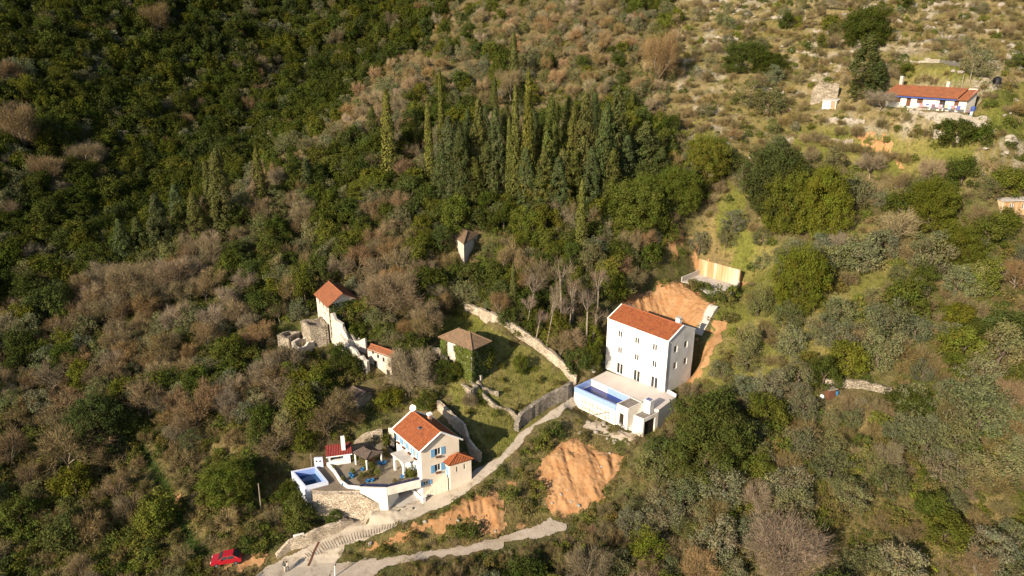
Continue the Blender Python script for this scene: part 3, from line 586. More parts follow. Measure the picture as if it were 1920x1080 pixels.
def rockmesh(name, c, r, flatk, mat, seed):
    bm = bmesh.new(); bmesh.ops.create_icosphere(bm, subdivisions=2, radius=1); rg = random.Random(seed); o = rg.uniform(0, 99)
    for v in bm.verts:
        k = 1+.35*float(fbm(v.co.x*1.3+o, v.co.y*1.3+v.co.z*1.7, 3)); v.co = Vector((v.co.x*k*r*rg.uniform(.9, 1.1), v.co.y*k*r*.7, v.co.z*k*r*flatk))
    me = bpy.data.meshes.new(name); bm.to_mesh(me); bm.free(); me.materials.append(M[mat]); o_ = nobj(name, me); o_.location = c; o_.rotation_euler = (0, 0, rg.uniform(0, 6)); return o_
for i in range(26):
    q = (rg.uniform(1085, 1195), rg.uniform(790, 836)) if i < 18 else (1128+rg.uniform(-4, 8)-(i-18)*3.4, 672+(i-18)*4)
    p = g1(*q); tag(rockmesh('rubble_stone', (p[0], p[1], p[2]+.1), rg.uniform(.2, .5), .6, 'rock', i), 'pale rubble stone lying below the long pool wall' if i < 18 else 'pale rubble stone heaped at the left side of the tall white house', 'stone', 'rubble by the tall white house')
# ------------------------------------------------------------------ retaining wall and slab cut into the slope
A, B = at(1310,514,27.5), at(1378,534,27.5); ZT = zover(A[0], A[1], 486); rt = thing('retaining_wall', 'rust-streaked concrete retaining wall cut into the orange slope above the white house', 'retaining wall', tuple(A))
d = (B-A)[:2]; d /= np.linalg.norm(d); nb = np.array([-d[1], d[0]]); B2 = B[:2]+d*.8
MB().prism([tuple(A[:2]), tuple(B2), tuple(B2+nb*.4), tuple(A[:2]+nb*.4)], 26.5, ZT).build('main_wall', M['stained'], rt)
C2 = at(1277,527,27.6)[:2]; e = (C2-A[:2]); Ln = np.linalg.norm(e); e /= Ln; ne = np.array([-e[1], e[0]])
MB().prism([tuple(A[:2]-d*.01), tuple(C2), tuple(C2+ne*.25), tuple(A[:2]-d*.01+ne*.25)], 26.0, 28.5).build('side_wall', M['concrete'], rt)
D = at(1366,562,27.5)[:2]; MB().prism([tuple(B2), tuple(D), tuple(D+d*.3), tuple(B2+d*.3)], 26.0, 28.6).build('side_wall', M['concrete'], rt)
MB().prism([tuple(A[:2]-nb*.02), tuple(B2-nb*.02), tuple(D), tuple(at(1330,553,27.5)[:2]), tuple(at(1300,532,27.5)[:2]), tuple(C2)], 26.2, 27.5).build('floor_slab', M['concrete'], rt)
mb = MB(); a, b = g1(1338,578), g1(1309,626); a[2] += .5; b[2] = max(b[2]-.2, 20); dd = (b-a)[:2]/np.linalg.norm((b-a)[:2]); cx = np.array([-dd[1], dd[0]])
for i in range(20):
    p = a+(b-a)*(i/19); zz = max(float(hz(p[0]+cx[0]*k_, p[1]+cx[1]*k_)) for k_ in (-.8, 0, .8))+.38; mb.obox((p[0], p[1], zz-1.4), cx, 1.7, 1.4, np.linalg.norm((b-a)[:2])/19*1.15)
tag(mb.build('hillside_steps', M['concrete']), 'straight concrete steps climbing the orange slope behind the white house', 'steps')
# ------------------------------------------------------------------ the villa with blue shutters
VE, VB, VT = 17.6, 8.6, 12.0
VQ = quad([(741.5,804),(788.5,843),(860.2,822)], VE); VQ = [VQ[0], VQ[1], VQ[2], VQ[0]+VQ[2]-VQ[1]]; VR = VE+2.1
vl = thing('villa', 'cream villa with blue shutters and bright orange tiled roof beside the road', 'house', (*VQ[1], VB))
def vop(A, B, l, zx, ox, oy): return [(*on_wall(A, B, x/zx+ox, y/zx+oy), w, h) for x, y, w, h in l]
fo_ = [(u-w/2, u+w/2, z-h/2, z+h/2) for u, z, w, h in vop(VQ[0], VQ[1], [(150,330,.75,1.3),(205,380,.75,1.3),(262,435,.75,1.3),(322,490,.75,1.3),(277,605,.95,2.0),(325,648,.85,1.9)], 5.4, 720, 760)]
so_ = [(u-w/2, u+w/2, z-h/2, z+h/2) for u, z, w, h in vop(VQ[1], VQ[2], [(545,470,1.0,1.25),(545,630,1.0,1.25),(427,787,.8,.7)], 5.4, 720, 760)]
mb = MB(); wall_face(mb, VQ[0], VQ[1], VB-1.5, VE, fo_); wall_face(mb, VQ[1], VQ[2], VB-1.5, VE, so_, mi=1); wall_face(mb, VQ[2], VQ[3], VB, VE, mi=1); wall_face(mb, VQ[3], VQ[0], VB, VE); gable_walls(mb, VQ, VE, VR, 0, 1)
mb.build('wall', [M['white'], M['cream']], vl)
def shutters(w, A, B, o, sz=None):
    A = V2(A); B = V2(B); d = (B-A)/np.linalg.norm(B-A); nn = np.array([d[1], -d[0]]); u0, u1, v0, v1 = o; sw = sz or (u1-u0)*.62
    for a, b in ((u0-sw-.02, u0-.02), (u1+.02, u1+sw+.02)):
        MB().prism([tuple(A+d*a+nn*.01), tuple(A+d*b+nn*.01), tuple(A+d*b+nn*.07), tuple(A+d*a+nn*.07)], v0-.03, v1+.03).build('shutter', M['blue'], w)
def flowerbox(w, A, B, o):
    A = V2(A); B = V2(B); d = (B-A)/np.linalg.norm(B-A); nn = np.array([d[1], -d[0]]); u = (o[0]+o[1])/2; c = A+d*u+nn*.16
    MB().obox((*c, o[2]-.3), d, .8, .22, .26).build('flower_box', M['brown_wood'], w)
for i, o in enumerate(fo_):
    w = window(vl, VQ[0], VQ[1], o, 'window' if i < 4 else 'door', pane='glass' if i < 4 else 'blue')
    if i < 4: shutters(w, VQ[0], VQ[1], o, .36); flowerbox(w, VQ[0], VQ[1], o)
for i, o in enumerate(so_):
    w = window(vl, VQ[1], VQ[2], o, 'window'); shutters(w, VQ[1], VQ[2], o)
    if i < 2: flowerbox(w, VQ[1], VQ[2], o)
rf = gable_roof(vl, VQ, VE, VR, .42, 'orange_tile', 'white')
vu = (VQ[1]-VQ[0])/np.linalg.norm(VQ[1]-VQ[0]); vv = (VQ[2]-VQ[1])/np.linalg.norm(VQ[2]-VQ[1]); vd_ = -vv
mid = (VQ[1]+VQ[2])/2; L1 = np.linalg.norm(VQ[1]-VQ[0]); W1 = np.linalg.norm(VQ[2]-VQ[1]); kz = (VR-VE)/(W1/2)
cc = mid-vu*(L1*.62)+vv*1.1; ch = MB().obox((*cc, VR-1.0), vu, .5, 1.5, .5).build('chimney', M['brick'], vl); MB().obox((*cc, VR+.5), vu, .68, .3, .68).build('chimney_cap', M['white'], ch)
sk = mid-vu*(L1*.45)-vv*1.15; zs = VR-kz*1.15+.18
mb = MB(); mb.obox((*sk, zs-.1), vu, .6, .22, .75); s_ = mb.build('skylight', M['metal'], vl); MB().obox((*sk, zs+.123), vu, .46, .02, .6).build('pane', M['glass'], s_)
# porch with an arch
pr = [at(736.5,851,14.9)[:2], at(752,863,14.9)[:2], at(772,858,14.9)[:2]]; PA, PB = pr[0], pr[1]+(pr[1]-pr[0])*.25
dpp = vv*2.2; mb = MB(); PZ = 14.75; Lp = np.linalg.norm(PB-PA); pu = (PB-PA)/Lp; pn = np.array([pu[1], -pu[0]])
mb.prism([tuple(PA-pu*.25+pn*.2), tuple(PB+pu*.25+pn*.2), tuple(PB+pu*.25+dpp), tuple(PA-pu*.25+dpp)], PZ, PZ+.25)
prt = thing('porch', 'white flat-roofed porch with an arch on the front of the blue-shuttered villa', 'porch', (*PA, VT))
mb.build('porch_roof', M['concrete'], prt)
mb = MB(); N = 14; rr = (Lp-.7)/2; zc = PZ-.25-rr; cu = Lp/2
for side, (a, b) in enumerate(((0, .35), (Lp-.35, Lp))):
    mb.prism([tuple(PA+pu*a), tuple(PA+pu*b), tuple(PA+pu*b-pn*.32), tuple(PA+pu*a-pn*.32)], VT-.1, zc)
for i in range(N):
    t0, t1 = math.pi*(1-i/N), math.pi*(1-(i+1)/N); x0, x1 = cu+rr*math.cos(t0), cu+rr*math.cos(t1); z0, z1 = zc+rr*math.sin(t0), zc+rr*math.sin(t1)
    for k in (0, .32): mb.poly([(*(PA+pu*x0-pn*k), z0), (*(PA+pu*x1-pn*k), z1), (*(PA+pu*x1-pn*k), PZ), (*(PA+pu*x0-pn*k), PZ)])
    mb.poly([(*(PA+pu*x0), z0), (*(PA+pu*x1), z1), (*(PA+pu*x1-pn*.32), z1), (*(PA+pu*x0-pn*.32), z0)])
for a, b in ((0, .35), (Lp-.35, Lp)):
    mb.prism([tuple(PA+pu*a), tuple(PA+pu*b), tuple(PA+pu*b-pn*.32), tuple(PA+pu*a-pn*.32)], zc, PZ-.004)
mb.build('arch', M['white'], prt)
# annex with pyramid roof, stairs, dishes
AZ, AB = 14.2, 9.6
AQ = quad([(832,864),(843.5,873),(883.5,861.5)], AZ); AQ = [AQ[0], AQ[1], AQ[2], AQ[0]+AQ[2]-AQ[1]]
an = thing('annex', 'small cream annex with orange pyramid roof on the gable side of the villa', 'annex', (*AQ[1], AB))
ao = [(*on_wall(AQ[1], AQ[2], x/5.4+720, y/5.4+760),) for x, y in ((740,650),(815,620))]; ao = [(u-.14, u+.14, z-.5, z+.5) for u, z in ao]
La = np.linalg.norm(AQ[1]-AQ[0]); mb = MB(); wall_face(mb, AQ[0], AQ[1], AB, AZ, [(La*.2, La*.2+.75, 11.6, 13.6)]); wall_face(mb, AQ[1], AQ[2], AB-.8, AZ, ao); wall_face(mb, AQ[2], AQ[3], AB, AZ); wall_face(mb, AQ[3], AQ[0], AB, AZ); mb.build('wall', M['cream'], an)
window(an, AQ[0], AQ[1], (La*.2, La*.2+.75, 11.6, 13.6), 'door', bars=0, pane='blue')
for o in ao: window(an, AQ[1], AQ[2], o, 'window', bars=0, fw=.04)
hip_roof(an, AQ, AZ, AZ+1.25, 0, .35, 'orange_tile')
mb = MB(); s0, s1 = at(797,922,9.6), at(836,893,11.9); nst = 12
dd = (s1-s0)[:2]; dd /= np.linalg.norm(dd); cx = np.array([-dd[1], dd[0]])
for i in range(nst):
    p = s0+(s1-s0)*(i/(nst-1)); mb.obox((*(p[:2]), 8.0), cx, 1.1, p[2]-8.0, .42)
so = tag(mb.build('villa_steps', M['cream']), 'cream outside steps climbing the gable side of the villa to its annex', 'steps')
for i, (x, y) in enumerate(((766.5,768),(771.5,764))):
    base = ((VQ[0]+VQ[3])/2)+vu*(.2+.5*i); r_ = .55 if i == 0 else .4; t = thing('satellite_dish', ['large white satellite dish at the ridge end of the villa roof','smaller white satellite dish behind the large one on the villa roof'][i], 'satellite dish', (*base, VR+.2), 'satellite dishes on the villa roof')
    MB().tube([(*base, VR), (*base, VR+.7+.2*i)], .04, 5).build('mast', M['metal'], t)
    mb = MB(); dr = np.array([-.55, -.7, .45]); dr /= np.linalg.norm(dr); c = np.array([*base, VR+.8+.25*i])-np.array([.2, 0, 0]); a = np.cross(dr, (0, 0, 1)); a /= np.linalg.norm(a); b = np.cross(a, dr); rings = []
    for rr_, dz in ((.02, 0), (.55*r_, .06), (r_, .2*r_)):
        k = len(mb.v); rings.append(k); mb.v += [tuple(c+(a*math.cos(x)+b*math.sin(x))*rr_+dr*dz) for x in [2*math.pi*j/14 for j in range(14)]]
    for n0, n1 in zip(rings[:-1], rings[1:]):
        for j in range(14): mb.f.append((n0+j, n0+(j+1) % 14, n1+(j+1) % 14, n1+j)); mb.uv.append(None); mb.m.append(0)
    mb.build('dish', M['white'], t, True)
# ------------------------------------------------------------------ the villa terrace: walls, decks, pool, bar, pergola
def T7(l, z=VT): return [tuple(at(a/7.111+530, b/7.111+810, z)[:2]) for a, b in l]
yd = T7([(300,745),(410,780),(570,790),(1030,790),(1035,735),(1390,745),(1700,690),(1500,330),(1340,110),(950,165),(590,330),(590,430)])
vt = thing('villa_terrace', 'stone-walled terrace with brown paving between the villa and its blue pool', 'terrace', (*yd[3], 7))
carp = T7([(1400,800),(1830,650)]); car_in = T7([(1480,520)])[0]
mb = MB(); mb.prism([yd[i] for i in (1, 2, 3, 4, 5)]+[tuple(T7([(1400,690)])[0]), T7([(1200,560)])[0], T7([(590,430)])[0], T7([(452,478)])[0], T7([(618,662)])[0], T7([(330,752)])[0]], 5.5, VT-.03); mb.build('stone_base', M['stone'], vt)
mb = MB(); mb.prism([tuple(T7([(590,430)])[0]), tuple(T7([(1200,560)])[0]), tuple(T7([(1400,690)])[0]), tuple(T7([(1385,745)])[0]), tuple(T7([(1835,645)])[0]), tuple(T7([(1520,300)])[0]), yd[8], yd[9], yd[10]], VT-.35, VT); mb.build('upper_deck', M['deck2'], vt)
mb = MB(); mb.prism(T7([(445,480),(590,440),(780,680),(1030,735),(1030,780),(570,785),(410,775),(330,745),(610,665)]), VT-.2, VT+.004); mb.build('pool_deck', M['deck'], vt)
MB().prism(T7([(610,430),(1200,560),(1400,690),(1380,735),(1030,735),(790,680)]), VT-.1, VT+.008).build('main_deck', M['deck2'], vt)
mb = MB()
for l in ([(590,430),(690,540),(780,680)], [(780,680),(870,745),(1030,760)]):
    P_ = T7(l); 
    for a, b in zip(P_[:-1], P_[1:]):
        c = (np.array(a)+np.array(b))/2; mb.obox((*c, VT+.002), np.array(b)-np.array(a), np.linalg.norm(np.array(b)-np.array(a)), .45, .3)
mb.build('white_kerb', M['white'], vt)
mb = MB(); P_ = T7([(1030,735),(1390,745),(1835,640)], VT+.75)
for a, b in zip(P_[:-1], P_[1:]):
    c = (np.array(a)+np.array(b))/2; mb.obox((*c, VT-.45), np.array(b)-np.array(a), np.linalg.norm(np.array(b)-np.array(a)), 1.2, .35)
mb.build('parapet', M['raw_white'], vt)
ww = [np.array(p) for p in P_[:2]]; mb = MB(); dw = (ww[1]-ww[0]); Lw = np.linalg.norm(dw); dw /= Lw; nw = np.array([dw[1], -dw[0]])
uo, zo = on_wall(ww[0], ww[1], 1258/7.111+530, 835/7.111+810); o = (uo-.55, uo+.55, zo-.22, zo+.22); wall_face(mb, ww[0]+nw*.1, ww[1]+nw*.1, 6.5, VT-.45, [o], .15); wall_face(mb, ww[1]+nw*.1, ww[1]+np.array([.35, 1])*3, 6.5, VT-.45)
mb.build('basement_wall', M['raw_white'], vt); window(vt, ww[0]+nw*.1, ww[1]+nw*.1, o, 'window', rev=.15)
for (x, y, w_, h_, nm, fr, pn_) in ((903,940,.9,.7,'window','frame','glass'),(632,900,1.1,2.6,'door','frame','frame'),(1095,963,.5,.35,'vent','dark','dark')):
    a, b = yd[2], yd[3]
    if x < 1030: u, z = on_wall(a, b, x/7.111+530, y/7.111+810); A_, B_ = V2(a), V2(b)
    else: A_, B_ = V2(yd[3]), V2(yd[4]); u, z = on_wall(a, b, x/7.111+530, y/7.111+810); A_, B_ = V2(a), V2(b)
    d = (B_-A_)/np.linalg.norm(B_-A_); nn = np.array([d[1], -d[0]]); w = MB().prism([tuple(A_+d*(u-w_/2)-nn*.05), tuple(A_+d*(u+w_/2)-nn*.05), tuple(A_+d*(u+w_/2)+nn*.05), tuple(A_+d*(u-w_/2)+nn*.05)], z-h_/2, z+h_/2).build(nm, M[fr], vt)
    if nm == 'window':
        for s_ in (-1, 1): MB().prism([tuple(A_+d*(u+s_*w_*.23-w_*.17)+nn*.04), tuple(A_+d*(u+s_*w_*.23+w_*.17)+nn*.04), tuple(A_+d*(u+s_*w_*.23+w_*.17)+nn*.055), tuple(A_+d*(u+s_*w_*.23-w_*.17)+nn*.055)], z-h_*.38, z+h_*.38).build('pane', M['glass'], w)
# lower stone apron below the terrace, down to the road
mb = MB(); ap = [g1(598,978), g1(640,985), g1(672,982), g1(700,972), g1(735,958), g1(752,945)]
tops = [np.array(T7([q], 0)[0]) for q in ()]; W0 = T7([(410,782),(640,792),(1030,792)]); q1, q2 = at(700,934,10.6), at(728,948,8.95); rubble_wall(mb, [(W0[0][0], W0[0][1]-.35, VT-.1), (W0[1][0], W0[1][1]-.3, VT-.1), (W0[2][0], W0[2][1]-.3, VT-.15), (q1[0], q1[1]-.45, 10.6), (q2[0], q2[1]-.35, 9.0)], .5, .8, .05, 3)
tag(mb.build('terrace_wall', M['stone']), 'tall pale stone wall holding up the villa terrace above the road', 'stone wall')
# carport
cf = T7([(1400,905),(1600,1040),(1845,915),(1700,760)], 8.75); MB().prism(cf, 7.5, 8.85).build('ramp_floor', M['concrete'], None)
o = bpy.data.objects['ramp_floor']; tag(o, 'pale concrete ramp into the carport under the villa terrace', 'ramp')
e0, e1 = T7([(1700,755),(1860,920)], 8.9); mb = MB().obox((*((np.array(e0)+np.array(e1))/2), 8.6), np.array(e1)-np.array(e0), np.linalg.norm(np.array(e1)-np.array(e0)), .75, .25); tag(mb.build('ramp_kerb', M['white']), 'white kerb wall beside the carport ramp at the villa corner', 'low wall')
q = at(793.5,940,8.6); tag(MB().obox((q[0]+.1, q[1]-.5, 8.2), vu, .55, 1.7, .55).build('gate_pillar', M['white']), 'white gate pillar on the road at the near corner of the villa', 'pillar')
# villa pool
pz = VT+.55; po = T7([(112,520),(440,458),(608,662),(300,742)], pz); pc = sum(V2(p) for p in po)/4; pi_ = [tuple(V2(p)+(pc-V2(p))*.17) for p in po]
vp = thing('swimming_pool', 'small blue swimming pool with white rim at the far end of the villa terrace', 'swimming pool', (*po[3], 9)); mb = MB()
for i in range(4):
    a, b, c, d = po[i], po[(i+1) % 4], pi_[(i+1) % 4], pi_[i]; mb.poly([(*a, pz), (*b, pz), (*c, pz), (*d, pz)]); mb.poly([(*b, pz), (*a, pz), (*a, 7.5), (*b, 7.5)])
mb.build('pool_rim', M['pool_white'], vp); mb = MB()
for i in range(4): c, d = pi_[(i+1) % 4], pi_[i]; mb.poly([(*d, pz), (*c, pz), (*c, pz-1.7), (*d, pz-1.7)])
mb.build('pool_tiles', M['pool_blue'], vp); MB().poly([(*p, pz-1.0) for p in pi_]).build('water', M['water'], vp)
sw = T7([(432,470),(545,465)]); a, b = np.array(sw[0]), np.array(sw[1]); t = thing('shower_wall', 'pale blue free-standing shower wall beside the small villa pool', 'shower wall', (*a, VT)); MB().obox((*((a+b)/2), VT), b-a, np.linalg.norm(b-a), 1.75, .3).build('panel', M['pool_white'], t)
d = (b-a)/np.linalg.norm(b-a); nn = np.array([d[1], -d[0]])
for k in (.27, .7): MB().obox((*(a+(b-a)*k+nn*.17), VT+1.05), d, .26, .26, .05).build('opening', M['dark'], t)
q = T7([(560,440)])[0]; tag(MB().lathe((*q, VT+.01), [(.16, 0), (.2, .3), (.16, .7), (.05, .95)], 10).build('pool_buoy', M['terracotta']), 'small red and white pot beside the pale blue shower wall', 'pot')
# pool bar
bz = 13.75; bq_ = T7([(622,452),(908,412)]); a, b = V2(bq_[0]), V2(bq_[1]); d = (b-a)/np.linalg.norm(b-a); nn = np.array([d[1], -d[0]]); Lb = np.linalg.norm(b-a); W_ = 2.0
bar = thing('pool_bar', 'white poolside bar with dark red roof and open serving hatch', 'bar hut', (*a, VT)); BQ = [a, b, b-nn*W_, a-nn*W_]
mb = MB(); wall_face(mb, a, b, VT, bz, [(.25, Lb*.68, VT+.85, bz-.15)], .3); wall_face(mb, b, b-nn*W_, VT, bz); wall_face(mb, b-nn*W_, a-nn*W_, VT, bz); wall_face(mb, a-nn*W_, a, VT, bz, [(.5, 1.4, VT+.8, bz-.2)], .2); mb.build('wall', M['white'], bar)
MB().poly([(*(a+d*.25-nn*.9), VT+.85), (*(a+d*Lb*.68-nn*.9), VT+.85), (*(a+d*Lb*.68-nn*.9), bz-.1), (*(a+d*.25-nn*.9), bz-.1)]).build('hatch_back', M['grey_wood'], bar)
MB().prism([tuple(a+d*.2+nn*.12), tuple(a+d*Lb*.7+nn*.12), tuple(a+d*Lb*.7-nn*.35), tuple(a+d*.2-nn*.35)], VT+.80, VT+.86).build('counter', M['frame'], bar)
rgb = random.Random(2)
for i in range(7):
    c = a+d*(.5+i*.3)-nn*.45; MB().lathe((*c, VT+.862), [(.06, 0), (.06, rgb.uniform(.15, .35)), (.02, .4)], 6).build('bottle', M[['brown_wood','glass','blue_pot'][i % 3]], bar)
mb = MB(); up = .35; e = [(*(a-d*.35+nn*.28), bz+.03), (*(b+d*.35+nn*.28), bz+.03), (*(b+d*.35-nn*(W_+.3)), bz+.6), (*(a-d*.35-nn*(W_+.3)), bz+.6)]; plate(mb, e, .12); mb.build('roof', M['red_tile'], bar)
MB().tube([np.array(e[0])+[0, 0, -.04], np.array(e[1])+[0, 0, -.04]], .09, 4).build('fascia', M['white'], bar)
c = a+d*Lb*.72-nn*1.0; MB().obox((*c, bz), d, .6, 2.6, .5).build('chimney', M['white'], bar)
# pergola
gq = T7([(945,285),(1112,372),(1330,275),(1255,150)], 14.0); gq = [V2(p) for p in gq]; gq[3] = gq[0]+gq[2]-gq[1]
pg = thing('pergola', 'open pergola with grey-brown shingle roof between the red bar and the villa', 'pergola', (*gq[1], VT)); hip_roof(pg, [gq[0], gq[1], gq[2], gq[3]], 13.95, 14.75, .55, .1, 'grey_tile')
for p in gq:
    c = sum(gq)/4; q = p+(c-p)*.1; MB().tube([(*q, VT), (*q, 13.98)], .13, 6).build('post', M['white'], pg)
MB().obox((*((gq[0]+gq[3])/2*.75+(gq[1]+gq[2])/2*.25), VT+.003), gq[1]-gq[0], 2.2, .45, .5).build('bench', M['grey_wood'], pg)
tb = (gq[0]+gq[2])/2; tt = thing('table', 'brown wooden table in the shade under the grey pergola roof', 'table', (*tb, VT)); MB().obox((*tb, VT+.7), d, 1.8, .06, .9).build('tabletop', M['brown_wood'], tt)
for sx in (-1, 1):
    for sy in (-1, 1): MB().obox((*(tb+d*sx*.8+nn*sy*.35), VT), d, .08, .7, .08).build('leg', M['brown_wood'], tt)
# planting bed, pots
bedp = T7([(985,640),(1010,570),(1180,520),(1290,590),(1220,650),(1040,700)], VT+.02); MB().prism(bedp, VT-.2, VT+.12).build('planting_bed', M['soil'], None); tag(bpy.data.objects['planting_bed'], 'dark planting bed in the middle of the villa terrace', 'planting bed')
POTS = [(930,610,'beside the planting bed'),(1135,672,'below the yellow bush'),(1197,662,'second one below the yellow bush'),(810,705,'at the end of the white kerb'),(1290,430,'at the pergola corner'),(1330,432,'second one at the pergola corner'),(1360,425,'third one at the pergola corner'),(1065,515,'behind the planting bed'),(905,580,'between kerb and planting bed'),(1600,668,'on the parapet before the porch')]
for i, (x, y, w_) in enumerate(POTS):
    q = T7([(x, y)])[0]; z = VT+.01 if i != 9 else VT+.76; t = thing('plant_pot', f'blue glazed plant pot on the villa terrace, {w_}', 'plant pot', (*q, z), 'blue pots on the villa terrace'); MB().lathe((*q, z), [(.16, 0), (.25, .16), (.28, .34), (.3, .42), (.22, .42), (.2, .36)], 12).build('pot', M['blue_pot'], t)
# blue planters along the parapet
P_ = T7([(1060,720),(1390,728),(1800,632)])
for i in range(15):
    t_ = i/14*2; k = min(int(t_), 1); q = np.array(P_[k])+(np.array(P_[k+1])-np.array(P_[k]))*(t_-k)
    M.setdefault('planter', plain('planter_glaze', (.03, .035, .10), .5)); tag(MB().obox((*q, VT+.01), np.array(P_[k+1])-np.array(P_[k]), .42, .3, .24).build('planter_box', M['planter']), 'dark blue planter box in the row behind the white terrace parapet', 'planter', 'planter boxes behind the white parapet')
# wall behind the villa and at its left
tg = T7([(1440,100),(1500,130)], 12.6)
gwall('back_wall', 'pale stone wall along the back of the villa terrace behind the pergola', [(664,836),(690,823),(718,822)], [1.0,1.6,1.4], .5, 'stone', .1, 4)
gwall('garden_gate_wall', 'short cream wall with a dark gate at the left side of the villa', [(731,836),(741,838)], [3.0,3.0], .4, 'cream', .02, 5, cat='wall')
gwall('field_wall', 'shaded stone wall running up behind the villa to the grass field', [(902,866),(880,842),(872,818),(845,790),(822,768)], [1.5,2.1,2.3,2.1,1.5], .45, 'stone', .12, 6)
# ------------------------------------------------------------------ old walls, field, road walls
gwall('field_boundary_wall', 'long pale dry-stone wall climbing diagonally along the top of the grass field', [(1081,719),(1062,700),(1040,678),(1000,648),(965,622),(925,602),(900,590),(872,576)], [1.9,1.8,1.7,1.8,1.7,1.6,1.4,1.2], .7, 'stone', .16, 7)
gwall('road_bank_wall', 'grey rubble retaining wall on the bend of the road below the grass field', [(968,808),(975,800),(1000,782),(1030,762),(1062,747),(1070,738)], [1.6,2.4,2.6,2.4,2.6,2.6], .8, 'rubble', .1, 8)
gwall('lower_road_wall', 'low pale stone wall along the road under the dark green shrub tree', [(518,1044),(545,1030),(575,1018),(605,1008),(640,992),(662,980)], [.5,1.4,1.8,1.9,1.5,.6], .6, 'stone', .12, 9)
gwall('orchard_wall', 'pale dry-stone wall among the olive trees right of the white house', [(1545,716),(1575,722),(1615,728),(1670,740)], [.7,1.1,1.2,1.0], .5, 'old_stone', .15, 10)
for i, (l, w_) in enumerate((([(905,745),(925,762),(955,775),(975,790)], 'lowest broken terrace wall crossing the grass field'), ([(885,712),(905,728),(935,742)], 'broken terrace wall below the ivy-clad house'), ([(1600,268),(1560,262),(1520,255)], 'broken terrace wall beside the orange garden soil'), ([(1770,195),(1730,185)], ''), ([(1700,212),(1740,216),(1790,222),(1850,226)], 'rubble wall holding the yard below the white farmhouse'), ([(1705,120),(1760,118),(1800,124)], 'low pale rock wall on the slope above the farmhouse'), ([(1750,255),(1800,262)], 'short pale wall below the farmhouse yard'), ([(1740,8),(1830,12)], 'pale wall at the upper edge of the rocky slope'), ([(1480,45),(1510,40)], 'short pale wall on the rocky slope high above the grove'))):
    if w_: gwall('terrace_wall', w_, l, .7 if i != 4 else .8, .4, 'old_stone' if i < 3 else 'rock', .25, 20+i, group='old terrace walls')
tag(MB().obox((*g1(563,1011)[:2]+np.array([0, -.45]), g1(563,1011)[2]+.7), np.array([.95, .35]), 1.5, .75, .08).build('signboard', M['frame']), 'blank white signboard on the low stone wall by the road', 'sign')
rd = [g1(578,1064), g1(598,1018)]; d = (rd[1]-rd[0]); mb = MB(); 
for i in range(24): p = rd[0]+d*(i+.5)/24; mb.obox((p[0], p[1], float(hz(p[0], p[1]))+.06), d[:2], np.linalg.norm(d[:2])/24*1.0, .07, .3)
tag(mb.build('drain_grate', M['brown_wood']), 'dark rusty drain channel crossing the concrete road', 'drain')
grv = MB()
for i in range(36):
    t_ = i/35; a = g1(566+t_*190, 1030-t_*62); b = g1(580+t_*170, 1050-t_*66); dd = (b-a)[:2]; c = (a+b)/2
    grv.obox((c[0], c[1], float(hz(c[0], c[1]))+.078), dd, np.linalg.norm(dd), .02, .07)
tag(grv.build('road_groove', M['soil']), kind='structure')
for i, (x, y, h_, lab) in enumerate(((490,957,4.6,'thin wooden pole standing in the scrub left of the villa pool'),(628,1083,1.9,'short white post beside the fork of the two roads'),(586,892,4.2,'thin leaning wooden pole behind the blue shower wall'))):
    p = g1(x, y); tag(MB().tube([(p[0], p[1], p[2]-.3), (p[0]+.15, p[1], p[2]+h_)], [.1, .07], 6).build('pole', M['grey_wood' if i != 1 else 'frame']), lab, 'pole')
# ------------------------------------------------------------------ old village: ruins, ivy house, tower, shed
def old_house(name, label, cat, eave, z, base_drop, rise, kind, mat, wallmat='old_render', ops=(), over=.35, sides=()):
    Q = quad(eave, z); Q = [Q[0], Q[1], Q[2], Q[0]+Q[2]-Q[1]]; zb = z-base_drop; t = thing(name, label, cat, (*Q[1], zb)); mb = MB()
    oo = [(u-w/2, u+w/2, v-h/2, v+h/2) for u, v, w, h in [(*on_wall(Q[0], Q[1], x, y), w, h) for x, y, w, h in ops]]
    wall_face(mb, Q[0], Q[1], zb, z, oo, .25)
    for i in (1, 2, 3): wall_face(mb, Q[i], Q[(i+1) % 4], zb, z)
    if kind == 'gable': gable_walls(mb, Q, z, z+rise)
    mb.build('wall', M[wallmat], t)
    for o in oo:
        d = (Q[1]-Q[0])/np.linalg.norm(Q[1]-Q[0]); nn = np.array([d[1], -d[0]]); MB().poly([(*(Q[0]+d*u-nn*.24), v) for u, v in ((o[0], o[2]), (o[1], o[2]), (o[1], o[3]), (o[0], o[3]))]).build('window' if o[3]-o[2] < 1.6 else 'doorway', M['dark'], t)
    if kind == 'gable': gable_roof(t, Q, z, z+rise, over, mat)
    elif kind == 'hip': hip_roof(t, Q, z, z+rise, .3, over, mat)
    return t, Q
def Z3(x, y): return (x/4.154+500, y/4.154+500)
stone_h = old_house('stone_house', 'abandoned stone house with orange tiled roof at the top of the ruins', 'ruined house', [(592,551),(615.5,574),(669,560)], 29.3, 7.0, 1.7, 'gable', 'old_tile', ops=[(*Z3(412,270),.8,1.2),(*Z3(440,300),.7,1.1),(*Z3(470,330),.7,1.1),(*Z3(455,365),.7,.7)])
ivy_h = old_house('ivy_house', 'ivy-clad old house with weathered tan hip roof above the grass field', 'ruined house', [(826.5,634),(884,656),(917,641)], 25.7, 6.5, 1.9, 'hip', 'tan_tile', ops=[(*Z3(1465,640),.7,1.2),(*Z3(1415,715),.7,1.0),(*Z3(1440,760),.9,1.8)], over=.5)
old_house('stone_tower', 'small square tower with tan tiled roof among trees above the field', 'tower', [(852.5,443),(869.5,458),(896,440)], 36.0, 4.6, 1.2, 'hip', 'tan_tile', ops=[], over=.35)
